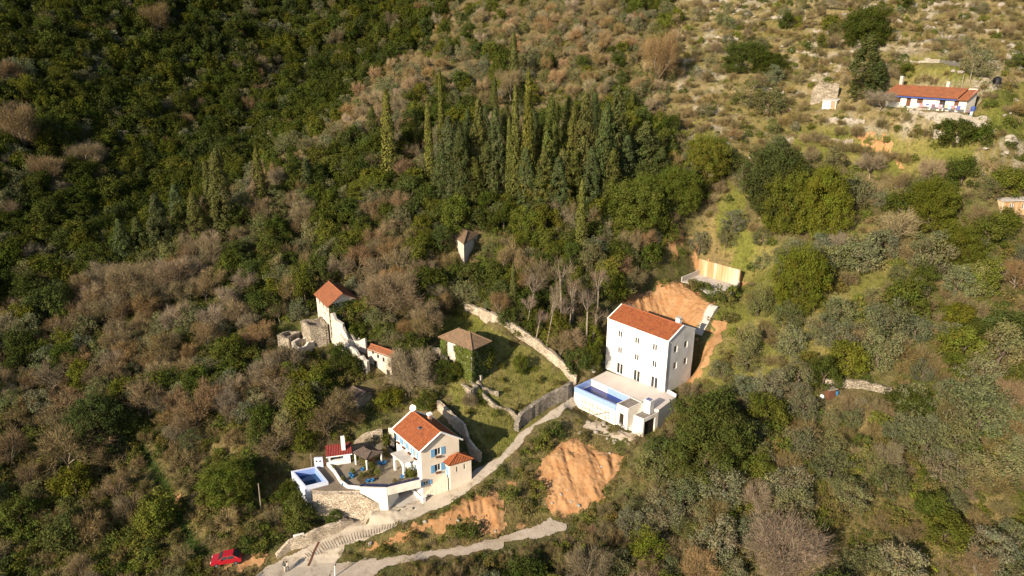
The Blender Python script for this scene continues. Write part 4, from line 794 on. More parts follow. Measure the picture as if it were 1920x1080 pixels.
old_house('shed', 'low shed with worn grey roof in the trees left of the grass field', 'shed', [(650,738),(669,747),(697,733)], 18.6, 3.0, .45, 'gable', 'grey_tile', 'old_stone', ops=[], over=.4)
old_house('ruined_cottage', 'roofless ruined cottage with pale facade at the lower end of the ruins', 'ruined house', [(689,656),(733,671),(747,660)], 23.2, 6, .5, 'gable', 'old_tile', ops=[(*Z3(828,668),.5,.7),(*Z3(868,700),.5,.8),(*Z3(910,725),.5,.9),(*Z3(845,770),.7,1.7),(*Z3(948,840),.8,1.8),(*Z3(955,765),.5,.8)], over=.08)
def ruin_box(name, label, top, z, drop, jag, seed, mat='old_stone'):
    Q = quad(top, z); t = thing(name, label, 'ruin', (*Q[0], z-drop)); n = len(Q); rg = random.Random(seed)
    for i in range(n):
        a, b = Q[i], Q[(i+1) % n]; mb = MB(); L = np.linalg.norm(b-a); d = (b-a)/L; nn = np.array([d[1], -d[0]]); k = max(2, int(L/.7)); hs = [z+rg.uniform(-jag, jag*.3) for _ in range(k+1)]
        for j in range(k):
            p0, p1 = a+d*L*j/k, a+d*L*(j+1)/k; mb.poly([(*p0, z-drop), (*p1, z-drop), (*p1, hs[j+1]), (*p0, hs[j])]); mb.poly([(*(p1-nn*.45), z-drop), (*(p0-nn*.45), z-drop), (*(p0-nn*.45), hs[j]), (*(p1-nn*.45), hs[j+1])]); mb.poly([(*p0, hs[j]), (*p1, hs[j+1]), (*(p1-nn*.45), hs[j+1]), (*(p0-nn*.45), hs[j])])
        mb.build('wall', M[mat], t)
    c = sum(Q)/n; MB().poly([(*(q+(c-q)*.05), z-jag-.7) for q in Q]).build('floor', M['slate'], t)
    return t
ruin_box('ruined_tower', 'roofless stone tower with open top left of the orange-roofed stone house', [Z3(262,418), Z3(335,468), Z3(475,452), Z3(425,388)], 25.6, 6, .25, 1)
ruin_box('ruined_outbuilding', 'low roofless stone outbuilding at the far left end of the ruins', [Z3(80,535), Z3(168,552), Z3(262,500), Z3(170,492)], 23.4, 5, .3, 2)
ruin_box('ruined_lean_to', 'broken stone lean-to in front of the roofless tower', [Z3(190,575), Z3(230,640), Z3(402,560), Z3(330,525)], 22.8, 5, .5, 3, 'old_render')
def ruin_wall(name, label, pxs, z0, th, seed, mat='old_render', jag=.5):
    P = []
    for (x, y), z in zip(pxs, z0): p = at(x, y, z); P.append((p[0], p[1], z))
    return tag(rubble_wall(MB(), P, th, .8, jag, seed, 1.0).build(name, M[mat]), label, 'ruined wall', 'ruined walls of the old village')
ruin_wall('ruined_wall', 'tall ruined facade running downhill from the orange-roofed stone house', [Z3(485,330), Z3(540,400), Z3(596,430)], [28.3,27.5,27.0], .6, 4)
ruin_wall('ruined_wall', 'ruined wall half hidden by ivy in the middle of the ruins', [Z3(596,470), Z3(640,575), Z3(720,555)], [26.0,23.8,23.6], .6, 5)
ruin_wall('ruined_wall', 'broken pale wall end between the ivy and the ruined cottage', [Z3(705,560), Z3(722,600), Z3(760,625)], [23.3,22.6,22.2], .5, 6)
gwall('ruined_wall', 'stepped ruined room wall joining the tall facade to the ruined cottage', [(640,655),(655,672),(672,688),(692,702)], [3.2,2.6,2.8,2.2], .5, 'old_render', .5, 41, cat='ruined wall'); gwall('ruined_wall', 'back wall of the roofless room above the ruined cottage', [(650,648),(668,654),(688,662)], [2.8,2.2,2.6], .5, 'old_render', .5, 42, cat='ruined wall')
ruin_wall('ruined_wall', 'low curved ruined wall in front of the ruined cottage', [Z3(610,660), Z3(700,690), Z3(780,770)], [21.6,21.2,20.4], .5, 7)
ruin_wall('ruined_wall', 'short wall of the roofless room left of the ivy-clad house', [Z3(1295,625), Z3(1350,640), Z3(1400,715)], [23.4,23.2,22.4], .5, 8, 'old_stone', .2)
gwall('ruined_wall', 'white broken wall below the ivy-clad house', [(866,692),(884,700),(903,713)], [1.8,1.5,.8], .5, 'old_render', .3, 9, cat='ruined wall')
ruin_box('stone_cistern', 'low square stone cistern with grey slab in the grass below the ivy-clad house', [Z3(1505,905), Z3(1590,960), Z3(1650,925), Z3(1570,880)], float(g1(885,728)[2])+.7, 2.0, .1, 11)
# ------------------------------------------------------------------ farmhouse, high on the right
fa, fb = _fa, _fb; FZ, FB_ = 63.5, 60.7; fd = _fd; fn = _fn; Lf = np.linalg.norm((fb-fa)[:2]); a, b = fa[:2], fb[:2]; FD = 3.8; ZRf = FZ+2.0
fh = thing('farmhouse', 'long low white farmhouse with orange roof high on the rocky slope', 'house', (*a, FB_))
def F4(x, y): return (x/4.32+1480, y/4.32+80)
fop = [(u-w/2, u+w/2, z-h/2, z+h/2) for u, z, w, h in [(*on_wall(a, b, *F4(x, y)), w, h) for x, y, w, h in ((876,458,1.4,1.1),(965,478,.95,1.9),(1058,470,1.3,1.1),(1240,482,1.2,1.1),(1352,500,.9,1.7))]]
mb = MB(); wall_face(mb, a, b, FB_-.6, FZ, fop, .2); wall_face(mb, b, b+fn*FD, FB_-.6, FZ); wall_face(mb, b+fn*FD, a+fn*FD, FB_, FZ+1.9); wall_face(mb, a+fn*FD, a, FB_-.6, FZ)
mb.poly([(*b, FZ), (*(b+fn*FD), FZ), (*(b+fn*FD), ZRf)]); mb.poly([(*(a+fn*FD), FZ), (*a, FZ), (*(a+fn*FD), ZRf)]); mb.build('wall', M['raw_white'], fh)
for i, o in enumerate(fop): window(fh, a, b, o, 'door' if i in (1, 4) else 'window', bars=1 if i not in (1, 4) else 0, frame='brown_wood', pane='brown_wood' if i != 3 else 'glass', rev=.2)
for u0, u1, dz in ((-.3, Lf*.895, 0), (Lf*.9, Lf+.3, -.25)):
    mb = MB(); plate(mb, [(*(a+fd*u0-fn*.55), FZ+.05+dz), (*(a+fd*u1-fn*.55), FZ+.05+dz), (*(a+fd*u1+fn*FD), ZRf+dz), (*(a+fd*u0+fn*FD), ZRf+dz)], .14); mb.build('roof', M['old_tile'], fh)
MB().prism([tuple(a-fd*.3-fn*.60), tuple(a+fd*Lf*.895-fn*.60), tuple(a+fd*Lf*.895-fn*.5), tuple(a-fd*.3-fn*.5)], FZ-.36, FZ-.12).build('fascia', M['blue_paint'], fh)
for x, h_ in ((905,1.9),(1290,1.1)):
    u, z = on_wall(a+fn*(FD+.2), b+fn*(FD+.2), *F4(x, 330)); c = a+fn*(FD+.3)+fd*u; k = MB().obox((*c, ZRf-1.2), fd, .6, 1.2+h_, .6).build('chimney', M['concrete'], fh)
    if x == 905: MB().obox((*c, ZRf+h_), fd, .8, .3, .8).build('chimney_cap', M['dark'], k)
cols = [(.25,.4,.62),(.6,.2,.2),(.62,.42,.5),(.10,.12,.32),(.58,.55,.5),(.18,.10,.16),(.35,.55,.7),(.55,.25,.3),(.05,.06,.12),(.6,.5,.2)]
lx = [1040,1065,1090,1115,1140,1165,1190,1215,1245,1270,1295,1320,1345,1370,1395,1455,1480]
for i, x in enumerate(lx):
    u, z = on_wall(a-fn*1.6, b-fn*1.6, *F4(x, 520+(x-1040)*.05)); c = a-fn*1.6+fd*u; gz = float(hz(*c)); k = M.setdefault('cloth%d' % (i % 10), plain('cloth_%d' % (i % 10), cols[i % 10], .9)); w_ = .45+.25*((i*7) % 4)/3; h_ = .4+.4*((i*5) % 3)/2
    mb = MB(); mb.obox((*c, gz+1.35-h_), fd, w_, h_, .05); mb.obox((*(c+fd*.02+fn*.09), gz+1.35-h_*.8), fd, w_*.9, h_*.8, .03)
    tag(mb.build('cloth', k), 'coloured cloth hanging on the washing line in front of the white farmhouse', 'cloth', 'washing in front of the farmhouse')
wl_ = thing('washing_line', 'washing line strung between two poles in front of the white farmhouse', 'washing line', (*(a-fn*1.6+fd*Lf*.45), FB_)); e0, e1 = a-fn*1.6+fd*Lf*.42, a-fn*1.6+fd*(Lf+2.2)
MB().tube([(*e0, float(hz(*e0))+1.37), (*e1, float(hz(*e1))+1.37)], .015, 4).build('line', M['grey_wood'], wl_)
for e in (e0, e1): MB().tube([(*e, float(hz(*e))-.3), (*e, float(hz(*e))+1.5)], .06, 6).build('pole', M['grey_wood'], wl_)
bl = g1(1824,207); tag(MB().lathe((bl[0], bl[1], bl[2]), [(.38, 0), (.42, .45), (.38, .95), (.3, .96)], 12).build('barrel', M['blue_paint']), 'blue barrel at the right end of the farmhouse washing line', 'barrel')
p = g1(1868.5,157); t = thing('water_tank', 'black water tank on the slope right of the farmhouse', 'water tank', tuple(p)); MB().lathe(p-[0, 0, .2], [(.8, 0), (.85, .8), (.8, 1.5), (.35, 1.7)], 16).build('barrel_body', M['black'], t, True); MB().lathe(p+[0, 0, 1.49], [(.35, 0), (.35, .12)], 12).build('lid', M['black'], t)
for i, (x, y, h_) in enumerate(((1802,166,3.2),(1817,158,4.2))):
    p = g1(x, y); tag(MB().tube([(p[0], p[1], p[2]-.3), (p[0], p[1], p[2]+h_)], [.12, .08], 6).build('pole', M['grey_wood']), ['shorter dark pole behind the farmhouse roof end','taller pale pole behind the farmhouse roof end'][i], 'pole')
# ruin and hut left of the farmhouse
p1, p2, p3 = g1(1519,196), g1(1532,190), g1(1570,182); mb = MB(); rubble_wall(mb, [(p1[0], p1[1], p1[2]+3.4), (p2[0], p2[1], p2[2]+4.6), (p3[0], p3[1], p3[2]+2.6)], .6, .8, .5, 31); tag(mb.build('ruined_wall', M['old_stone']), 'ruined stone walls left of the farmhouse beside the small white hut', 'ruined wall')
p1 = g1(1541,204); p2 = g1(1566,206); d = (p2-p1)[:2]; d /= np.linalg.norm(d); nn = np.array([-d[1], d[0]]); A_, B_ = p1[:2], p2[:2]; zb = min(p1[2], p2[2])-.3; Lh = np.linalg.norm(B_-A_)
hut = thing('hut', 'small white hut with red-brown door left of the farmhouse', 'hut', (*A_, zb)); mb = MB(); wall_face(mb, A_, B_, zb, zb+2.3, [(Lh*.62, Lh*.95, zb+.3, zb+2.1)], .12)
for q, r in ((B_, B_+nn*2.2), (B_+nn*2.2, A_+nn*2.2), (A_+nn*2.2, A_)): wall_face(mb, q, r, zb, zb+2.3)
mb.build('wall', M['raw_white'], hut); window(hut, A_, B_, (Lh*.62, Lh*.95, zb+.3, zb+2.1), 'door', .12, 0, 'brown_wood', 'brick', .05)
mb = MB(); plate(mb, [(*(A_-d*.2-nn*.2), zb+2.33), (*(B_+d*.2-nn*.2), zb+2.33), (*(B_+d*.2+nn*2.4), zb+2.7), (*(A_-d*.2+nn*2.4), zb+2.7)], .12); mb.build('roof', M['concrete'], hut)
# bee-hut and the building at the right edge
p = g1(1556,741); t = thing('shack', 'tiny wooden shack with pale roof beside the pale orchard wall', 'shack', tuple(p)); dd = np.array([.95, .3]); MB().obox((p[0], p[1], p[2]-.3), dd, 1.3, 1.7, 1.0).build('wall', M['brown_wood'], t); MB().obox((p[0], p[1], p[2]+1.402), dd, 1.7, .12, 1.3).build('roof', M['grey_wood'], t)
for i, (x, y, m_, lab) in enumerate(((1568,737,'blue_pot','blue drum beside the tiny wooden shack'),(1541,745,'frame','white sack on the ground left of the tiny wooden shack'))):
    p = g1(x, y); tag(MB().lathe(p, [(.3, 0), (.36, .3), (.3, .6), (.12, .7)], 10).build('drum' if i == 0 else 'sack', M[m_]), lab, 'drum' if i == 0 else 'sack')
p1, p2 = g1(1876,400), g1(1950,404); d = (p2-p1)[:2]; d /= np.linalg.norm(d); nn = np.array([-d[1], d[0]]); t = thing('cabin', 'orange-white cabin wall half hidden by trees on the far right slope', 'cabin', tuple(p1)); mb = MB(); zb = p1[2]-.5
A_, B_ = p1[:2], p2[:2]; wall_face(mb, A_, B_, zb, zb+3.0, [(1.6, 2.4, zb+1.2, zb+2.4), (4.2, 5.0, zb+1.2, zb+2.4)], .15)
for q, r in ((B_, B_+nn*4), (B_+nn*4, A_+nn*4), (A_+nn*4, A_)): wall_face(mb, q, r, zb, zb+3)
mb.build('wall', M['stained'], t); mb = MB(); plate(mb, [(*(A_-d*.3-nn*.4), zb+3.03), (*(B_+d*.3-nn*.4), zb+3.03), (*(B_+d*.3+nn*4.2), zb+3.4), (*(A_-d*.3+nn*4.2), zb+3.4)], .14); mb.build('roof', M['concrete'], t)
for u in (1.6, 4.2): window(t, A_, B_, (u, u+.8, zb+1.2, zb+2.4), 'window', .15)
for i, l in enumerate(([(1303,20),(1342,26)],[(1445,33),(1482,31)],[(1525,56),(1562,63)],[(1658,38),(1692,42)],[(1715,58),(1742,52),(1768,64)],[(1735,80),(1812,70)],[(1838,57),(1872,62)],[(1400,112),(1452,118)],[(1888,108),(1918,132)],[(1556,222),(1622,230)],[(1340,70),(1385,76)],[(1480,95),(1530,104)],[(1610,130),(1660,136)],[(1850,100),(1880,112)],[(1300,130),(1345,142)],[(1420,165),(1470,176)])):
    gwall('terrace_wall', ('low pale dry-stone terrace wall on the dry slope '+('left of the farmhouse' if l[0][0] < 1600 else 'above the farmhouse' if l[0][0] < 1830 else 'right of the farmhouse')), l, [.4]+[.95]*(len(l)-2)+[.5], .6, 'rock', .35, 60+i, group='dry-stone terrace walls', step=.5)
rg = random.Random(78)
for i in range(44):
    x, y = (rg.uniform(1005, 1165), rg.uniform(850, 985)) if i < 24 else (rg.uniform(690, 950), rg.uniform(930, 1020))
    if not any(inpoly(np.array([x]), np.array([y]), SCARS[j])[0] for j in (0, 1)) and rg.random() < .8: continue
    p = g1(x, y); tag(rockmesh('rubble_stone', (p[0], p[1], p[2]+.25), rg.uniform(.12, .42), .6, 'rock', 500+i), 'small stone fallen on the '+('big landslide scar' if i < 24 else 'smaller orange bank by the road'), 'stone', 'stones on the bare earth')
# limestone outcrops
rg = random.Random(77); nrk = 0
while nrk < 150:
    x, y = rg.uniform(1230, 1990), rg.uniform(0, 330)
    if float(fbm(np.array([x/70]), np.array([y/40]), 3)[0]) < .08 and rg.random() < .75: continue
    if 1500 < x < 1840 and y > 140 and rg.random() < .75: continue
    p = g1(x, y); r = rg.choice((.4, .5, .5, .6, .7, .8, 1.0, 1.3)); nrk += 1
    side = 'left of' if x < 1640 else ('above' if x < 1840 else 'right of')
    if y > 215: side = 'below'
    tag(rockmesh('limestone_rock', (p[0], p[1], p[2]-.1*r), r, .55, 'rock', nrk), f"pale limestone {'boulder' if r > .75 else 'rock'} on the dry slope {side} the farmhouse", 'rock', 'limestone rocks on the dry slope')
# ------------------------------------------------------------------ red car and two walkers
def car():
    p = g1(427,1056); q0, q1 = g1(406,1056), g1(447,1046); d = (q1-q0)[:2]; d /= np.linalg.norm(d); nn = np.array([-d[1], d[0]]); z0 = p[2]+.12
    t = thing('parked_car', 'red hatchback parked on the orange dirt patch below the scrub', 'car', (p[0], p[1], z0)); c = p[:2]
    W = .84; prof_low = [(-2.0,.28),(-2.05,.55),(-1.95,.82),(-1.1,.95),(1.6,.98),(1.98,.86),(2.02,.5),(1.95,.28)]
    prof_top = [(-1.05,.95),(-.35,1.42),(.95,1.46),(1.75,1.0)]
    def X(u, w, z): return (*(c+d*u+nn*w), z0+z)
    mb = MB()
    for pf, w0, w1 in ((prof_low, W, W), (prof_top, W*.98, W*.78)):
        n = len(pf); ws = [w0 if (pf is prof_low or i in (0, n-1)) else w1 for i in range(n)]
        mb.poly([X(u, ws[i], z) for i, (u, z) in enumerate(pf)]); mb.poly([X(u, -ws[i], z) for i, (u, z) in enumerate(pf)][::-1])
        for i in range(n-1 if pf is prof_top else n):
            j = (i+1) % n; mb.poly([X(pf[i][0], ws[i], pf[i][1]), X(pf[i][0], -ws[i], pf[i][1]), X(pf[j][0], -ws[j], pf[j][1]), X(pf[j][0], ws[j], pf[j][1])])
    m, n_, l_, b_ = newmat('red_car_paint', .45, .4); b_.inputs['Base Color'].default_value = (.38, .012, .022, 1); b_.inputs['Coat Weight'].default_value = .5
    mb.build('body', m, t)
    for (P_, nm) in (([(-.98,W*.93,1.0),(-.98,-W*.93,1.0),(-.42,-W*.80,1.37),(-.42,W*.80,1.37)],'windscreen'),([(1.70,-W*.93,1.05),(1.70,W*.93,1.05),(1.05,W*.8,1.4),(1.05,-W*.8,1.4)],'rear_window')):
        o_ = np.array([0, 0, .03]); MB().poly([np.array(X(*q))+o_+np.array([*(d*(-.03 if nm == 'windscreen' else .03)), 0]) for q in P_]).build(nm, M['glass'], t)
    for s in (-1, 1):
        for u0, u1 in ((-.75, .18), (.26, 1.25)):
            k = .0; MB().poly([X(u0, s*(W*.965+.012), 1.0), X(u1, s*(W*.965+.012), 1.0), X(min(u1, 1.0), s*(W*.80+.015), 1.38), X(max(u0, -.32), s*(W*.80+.015), 1.38)]).build('side_window', M['glass'], t)
        for u in (-1.28, 1.25):
            w = MB().tube([X(u, s*(W-.14), .19), X(u, s*(W+.02), .19)], .31, 16).build('wheel', M['black'], t); MB().tube([X(u, s*(W+.021), .19), X(u, s*(W+.03), .19)], .18, 12).build('hubcap', M['metal'], w)
        MB().prism([X(-2.055, s*.62-.16, 0)[:2], X(-2.055, s*.62+.16, 0)[:2], X(-1.9, s*.62+.16, 0)[:2], X(-1.9, s*.62-.16, 0)[:2]], z0+.6, z0+.76).build('headlight', M['frame'], t)
        MB().prism([X(1.9, s*.66-.12, 0)[:2], X(1.9, s*.66+.12, 0)[:2], X(2.045, s*.66+.12, 0)[:2], X(2.045, s*.66-.12, 0)[:2]], z0+.6, z0+.8).build('tail_light', M['terracotta'], t)
        MB().obox((*(c+d*(-.6)+nn*s*(W+.1)), z0+.98), d, .16, .12, .14).build('wing_mirror', m, t)
car()
def person(px, py, heading, shirt, legs, hair, label, swing=1):
    p = g1(px, py); z0 = p[2]+.07; t = thing('person', label, 'person', (p[0], p[1], z0), 'two walkers on the road'); f = np.array([math.cos(heading), math.sin(heading), 0]); s = np.array([-f[1], f[0], 0]); U = np.array([0, 0, 1.])
    J = {}; E_ = []
    def j(n, a, b, c, r, par=None): J[n] = (len(J), f*a+s*b+U*c, r); (E_.append((J[par][0], J[n][0])) if par else None)
    j('pelvis',0,0,.93,.15); j('waist',.01,0,1.10,.135,'pelvis'); j('chest',.02,0,1.32,.165,'waist'); j('neck',.0,0,1.47,.06,'chest'); j('head',.02,0,1.60,.105,'neck'); j('crown',.01,0,1.70,.075,'head')
    for k, sg in (('l', 1), ('r', -1)):
        w = sg*swing; j('hip'+k,0,sg*.09,.88,.095,'pelvis'); j('knee'+k,.12*w,sg*.10,.48,.062,'hip'+k); j('ank'+k,.02*w-.12*(w < 0),sg*.10,.08,.042,'knee'+k); j('toe'+k,.16+.02*w-.12*(w < 0),sg*.11,.03,.032,'ank'+k)
        j('sh'+k,0,sg*.19,1.42,.07,'chest'); j('el'+k,-.07*w,sg*.25,1.13,.045,'sh'+k); j('wr'+k,-.02-.05*w+.08,sg*.25,.90,.032,'el'+k); j('pa'+k,.0-.05*w+.1,sg*.25,.83,.035,'wr'+k)
        for q in range(4): j(f'f{q}{k}',.03-.05*w+.1+.02*q-.03,sg*.25+.004*q,.74+.008*abs(q-1.5),.009,'pa'+k)
        j('th'+k,.06-.05*w+.1,sg*.235,.79,.010,'pa'+k)
    me = bpy.data.meshes.new('body'); me.from_pydata([tuple(v[1]) for v in J.values()], E_, []); o = bpy.data.objects.new('body', me); COL.objects.link(o); o.parent = t
    sk_ = o.modifiers.new('skin', 'SKIN'); sb = o.modifiers.new('sub', 'SUBSURF'); sb.levels = 1; sb.render_levels = 1
    bm = bmesh.new(); bm.from_mesh(me); sl = bm.verts.layers.skin.verify(); bm.verts.ensure_lookup_table()
    for (i, c_, r) in J.values(): bm.verts[i][sl].radius = (r, r); bm.verts[i][sl].use_root = (i == 0)
    bm.to_mesh(me); bm.free()
    dg = bpy.context.evaluated_depsgraph_get(); dg.update(); me2 = bpy.data.meshes.new_from_object(o.evaluated_get(dg)); o.modifiers.clear(); o.data = me2
    for c_, nm in ((shirt, 'shirt'), (legs, 'trousers'), ((.45, .27, .19), 'skin'), (hair, 'hair'), ((.05, .05, .05), 'shoes')): me2.materials.append(plain(nm, c_, .85))
    for pl in me2.polygons:
        c_ = pl.center; h = c_.z; lat = abs(c_.dot(Vector(s))); fw = c_.dot(Vector(f))
        pl.use_smooth = True; pl.material_index = 4 if h < .09 else (1 if h < .95 and lat < .2 else (2 if (h < .98 and lat >= .2) else (0 if h < 1.47 else (3 if (h > 1.655 or fw < -.03) else 2))))
    hd = MB().lathe(np.array([p[0], p[1], z0])+U*1.60+f*.0, [(.112, .02), (.118, .07), (.09, .13), (.03, .155)], 12).build('hair', plain('hair_colour', hair, .8), t, True)
    fc = MB(); base = np.array([p[0], p[1], z0])+U*1.61+f*.125
    fc.obox((*(base[:2]), base[2]-.03), s[:2], .03, .045, .03); fc.build('nose', me2.materials[2], t)
    for sg in (-1, 1): MB().obox((*(base[:2]+s[:2]*sg*.038-f[:2]*.008), base[2]+.012), s[:2], .025, .014, .012).build('eye', M['dark'], t)
    MB().obox((*(base[:2]-f[:2]*.012), base[2]-.06), s[:2], .05, .01, .012).build('mouth', M['brick'], t)
person(534.5,1073,1.2,(.06,.065,.08),(.62,.52,.42),(.03,.022,.018),'left walker of the pair, in a dark top and pale trousers, on the road')
person(539.5,1071,1.2,(.55,.45,.36),(.07,.07,.085),(.04,.03,.02),'right walker of the pair, in a beige top and dark trousers, on the road', -1)
# ------------------------------------------------------------------ plants: a few of each kind are grown, then copied
def unit(a): return a/(np.linalg.norm(a, axis=-1, keepdims=True)+1e-9)
def leafquads(P, N, size, asp, rg, tint, droop=None):
    n = len(P); t = rg.normal(size=(n, 3)); 
    if droop is not None: t = t*.45+np.array(droop)
    t = unit(t-N*(t*N).sum(-1, keepdims=True)); b = np.cross(N, t); s = size*rg.uniform(.7, 1.3, (n, 1)); a = t*s; c = b*s*asp
    V = np.stack([P-a, P-c*.9, P+a, P+c*.9], 1).reshape(-1, 3); F = np.arange(4*n).reshape(-1, 4); return V, F, np.repeat(tint, 4, 0)
def tintof(rg, nclump, per, spread=.22):
    c = rg.uniform(1-spread, 1+spread, (nclump, 1))*np.array([[1, 1, 1]])*rg.uniform(.9, 1.1, (nclump, 3)); t = np.repeat(c, per, 0)*rg.uniform(.84, 1.16, (nclump*per, 1)); return t
def crown(seed, R, H, base, ncl, cr, per, size, asp=.55, jit=.42, flat_bottom=.35, irr=.25):
    rg = np.random.default_rng(seed); d = unit(rg.normal(size=(ncl*3, 3))); d = d[d[:, 2] > -flat_bottom*1.6][:ncl]; ncl = len(d)
    k = rg.uniform(.62, 1.0, (ncl, 1))*(1+irr*fbm(d[:, 0]*1.5+seed, d[:, 1]*1.5+d[:, 2]*2, 2))[:, None]
    fb = flat_bottom*1.6; C = d*k*np.array([R-cr*.6, R-cr*.6, 0]); zr = np.clip((d[:, 2]*np.where(d[:, 2] > 0, k[:, 0], 1)+fb)/(1+fb), 0, 1); C[:, 2] = base+cr*.35+zr*(H-base-cr*.8)
    rad = cr*rg.uniform(.65, 1.3, (ncl, 1)); q = unit(rg.normal(size=(ncl*per, 3))); rr = np.repeat(rad, per, 0)*rg.uniform(.55, 1.05, (ncl*per, 1))
    P = np.repeat(C, per, 0)+q*rr*np.array([1, 1, .8]); N = unit(q*.8+np.array([0, 0, .25])+rg.normal(size=q.shape)*jit)
    return leafquads(P, N, size, asp, rg, tintof(rg, ncl, per))
def cypress(seed, R, H, n, broad):
    rg = np.random.default_rng(seed); h = rg.uniform(0.02, 1, n)**.9; a = rg.uniform(0, 2*np.pi, n)
    prof = np.minimum(1, (h/.10+.25)**.6)*np.clip(1-h, 0, 1)**(.55 if broad else .5)
    lump = 1+(.42 if broad else .22)*fbm(a/np.pi*3.5+seed, h*(13 if broad else 9), 3)+(.16 if broad else .1)*vnoise(a/np.pi*8, h*34)
    r = R*prof*lump*rg.uniform(.72, 1.04, n); P = np.stack([r*np.cos(a), r*np.sin(a), .35+h*(H-.35)], -1)
    N = unit(np.stack([np.cos(a), np.sin(a), np.full(n, .35)], -1)+rg.normal(size=(n, 3))*.45)
    t = (1+.35*fbm(a/np.pi*3.5+seed, h*(13 if broad else 9), 3))[:, None]*rg.uniform(.7, 1.3, (n, 1))*rg.uniform(.93, 1.07, (n, 3))
    return leafquads(P, N, .17 if not broad else .21, .5, rg, t, (0, 0, 1.0))
def column(seed, R, H, ncl=260, per=30):       # a broad, shaggy cypress of upswept tufts
    rg = np.random.default_rng(seed); h = rg.uniform(0, 1, ncl)**.85; a = rg.uniform(0, 2*np.pi, ncl); off = rg.uniform(0, 6.28)
    prof = np.minimum(1, .62+h*2.2)*np.clip(1-h**2.2, .05, 1)**.8*(1+.22*np.sin(a*2+off)+.18*vnoise(a*1.2+seed, h*6)); r_ = (R-.35)*prof*rg.uniform(.75, 1.08, ncl)
    C = np.stack([r_*np.cos(a), r_*np.sin(a), .4+h*(H-.9)], -1); q = unit(rg.normal(size=(ncl*per, 3))); rad = np.repeat(.52*rg.uniform(.7, 1.35, (ncl, 1)), per, 0)
    P = np.repeat(C, per, 0)+q*rad*rg.uniform(.5, 1.05, (ncl*per, 1))*np.array([.85, .85, 1.35]); N = unit(q+np.repeat(np.stack([np.cos(a), np.sin(a), a*0], -1), per, 0)*.5+rg.normal(size=q.shape)*.4)
    return leafquads(P, N, .17, .5, rg, tintof(rg, ncl, per, .25), (0, 0, .7))
def twigcrown(seed, R, H, base, nl, ntw, tw, spread=1.0, upr=.5, leafy=0):
    # limbs as a list of polylines, twigs as slivers
    rg = np.random.default_rng(seed); limbs = []; V = []; T = []
    top = np.array([rg.normal()*.1*R, rg.normal()*.1*R, base]); limbs.append(([np.zeros(3)-[0, 0, .4], top*.5, top], [.05*H*.35+.04, .05*H*.28+.03, .05*H*.24+.02]))
    ends = []
    for i in range(nl):
        a = 2*np.pi*(i+rg.uniform(-.3, .3))/nl; up = rg.uniform(.25, 1.0); end = np.array([np.cos(a)*R*.72*spread*(1.15-up*.6), np.sin(a)*R*.72*spread*(1.15-up*.6), base+(H-base)*(.35+.5*up)])
        m = top+(end-top)*.5+rg.normal(size=3)*.12*R; limbs.append(([top, m, end], [.012*H+.015, .009*H+.01, .02])); ends += [(m, end)]
        for k in range(4):
            s = top+(end-top)*rg.uniform(.4, .9)+rg.normal(size=3)*.05*R; e = s+unit(rg.normal(size=3)+np.array([np.cos(a), np.sin(a), upr*1.6]))*R*rg.uniform(.3, .55); limbs.append(([s, (s+e)/2+rg.normal(size=3)*.04*R, e], [.022, .017, .01])); ends.append((s, e))
    n = ntw; E0 = np.array([e[0] for e in ends]); E1 = np.array([e[1] for e in ends]); i = rg.integers(0, len(ends), n)
    S = E0[i]+(E1[i]-E0[i])*rg.uniform(.25, 1.05, (n, 1))+rg.normal(size=(n, 3))*R*.11
    c = np.array([0, 0, base+(H-base)*.3]); D = unit(unit(S-c)*.9+rg.normal(size=(n, 3))*.6+np.array([0, 0, upr*.6])); L = tw*rg.uniform(.5, 1.4, (n, 1)); S[:, 2] = np.maximum(S[:, 2], .1)
    sd = unit(np.cross(D, rg.normal(size=(n, 3)))); w = .020*rg.uniform(.7, 1.4, (n, 1))*(min(R, 3)/3)**.35
    V = np.stack([S-sd*w, S+sd*w, S+D*L], 1).reshape(-1, 3); F = np.arange(3*n).reshape(-1, 3); T = np.repeat(rg.uniform(.65, 1.3, (n, 1))*rg.uniform(.94, 1.06, (n, 3)), 3, 0)
    return (V, F, T), limbs
def limbmesh(name, limbs, mat, k=5):
    mb = MB()
    for P, R_ in limbs: mb.tube(P, R_, k)
    o = mb.build(name, M[mat]); me = o.data; bpy.data.objects.remove(o); me.polygons.foreach_set('use_smooth', [True]*len(me.polygons)); return me
KIND = {}
def trunkmesh(h, r, seed, n=2):
    rg = np.random.default_rng(seed); L = [([(0, 0, -.5), (rg.normal()*.1, rg.normal()*.1, h*.5), (rg.normal()*.15, rg.normal()*.15, h)], [r*1.2, r*.9, r*.7])]
    for i in range(n):
        a = 2*np.pi*i/n+rg.uniform(0, .8); L.append(([(0, 0, h*.8), (math.cos(a)*h*.35, math.sin(a)*h*.35, h*1.35), (math.cos(a)*h*.5, math.sin(a)*h*.5, h*1.5)], [r*.6, r*.45, r*.15]))
    return limbmesh('trunk', L, 'bark')
def leafkind(kind, arrs, R, H, trunks, crown_name='crown'):
    KIND[kind] = dict(R=R, H=H, arr=arrs, me=[npmesh(kind+'_crown', V, F, [M['leaf']], {'tint': T}) for V, F, T in arrs], tr=trunks, cn=crown_name)
leafkind('evergreen_tree', [crown(10+i, 3.0, 5.6, .05, 72, .85, 74, .145, flat_bottom=.45, irr=.45) for i in range(7)], 3.0, 5.6, [trunkmesh(1.9, .2, i) for i in range(7)])
leafkind('evergreen_big', [crown(30+i, 6.0, 10.5, .1, 340, 1.0, 80, .15, flat_bottom=.45, irr=.4) for i in range(2)], 6.0, 10.5, [trunkmesh(1.8, .28, 50+i) for i in range(2)])
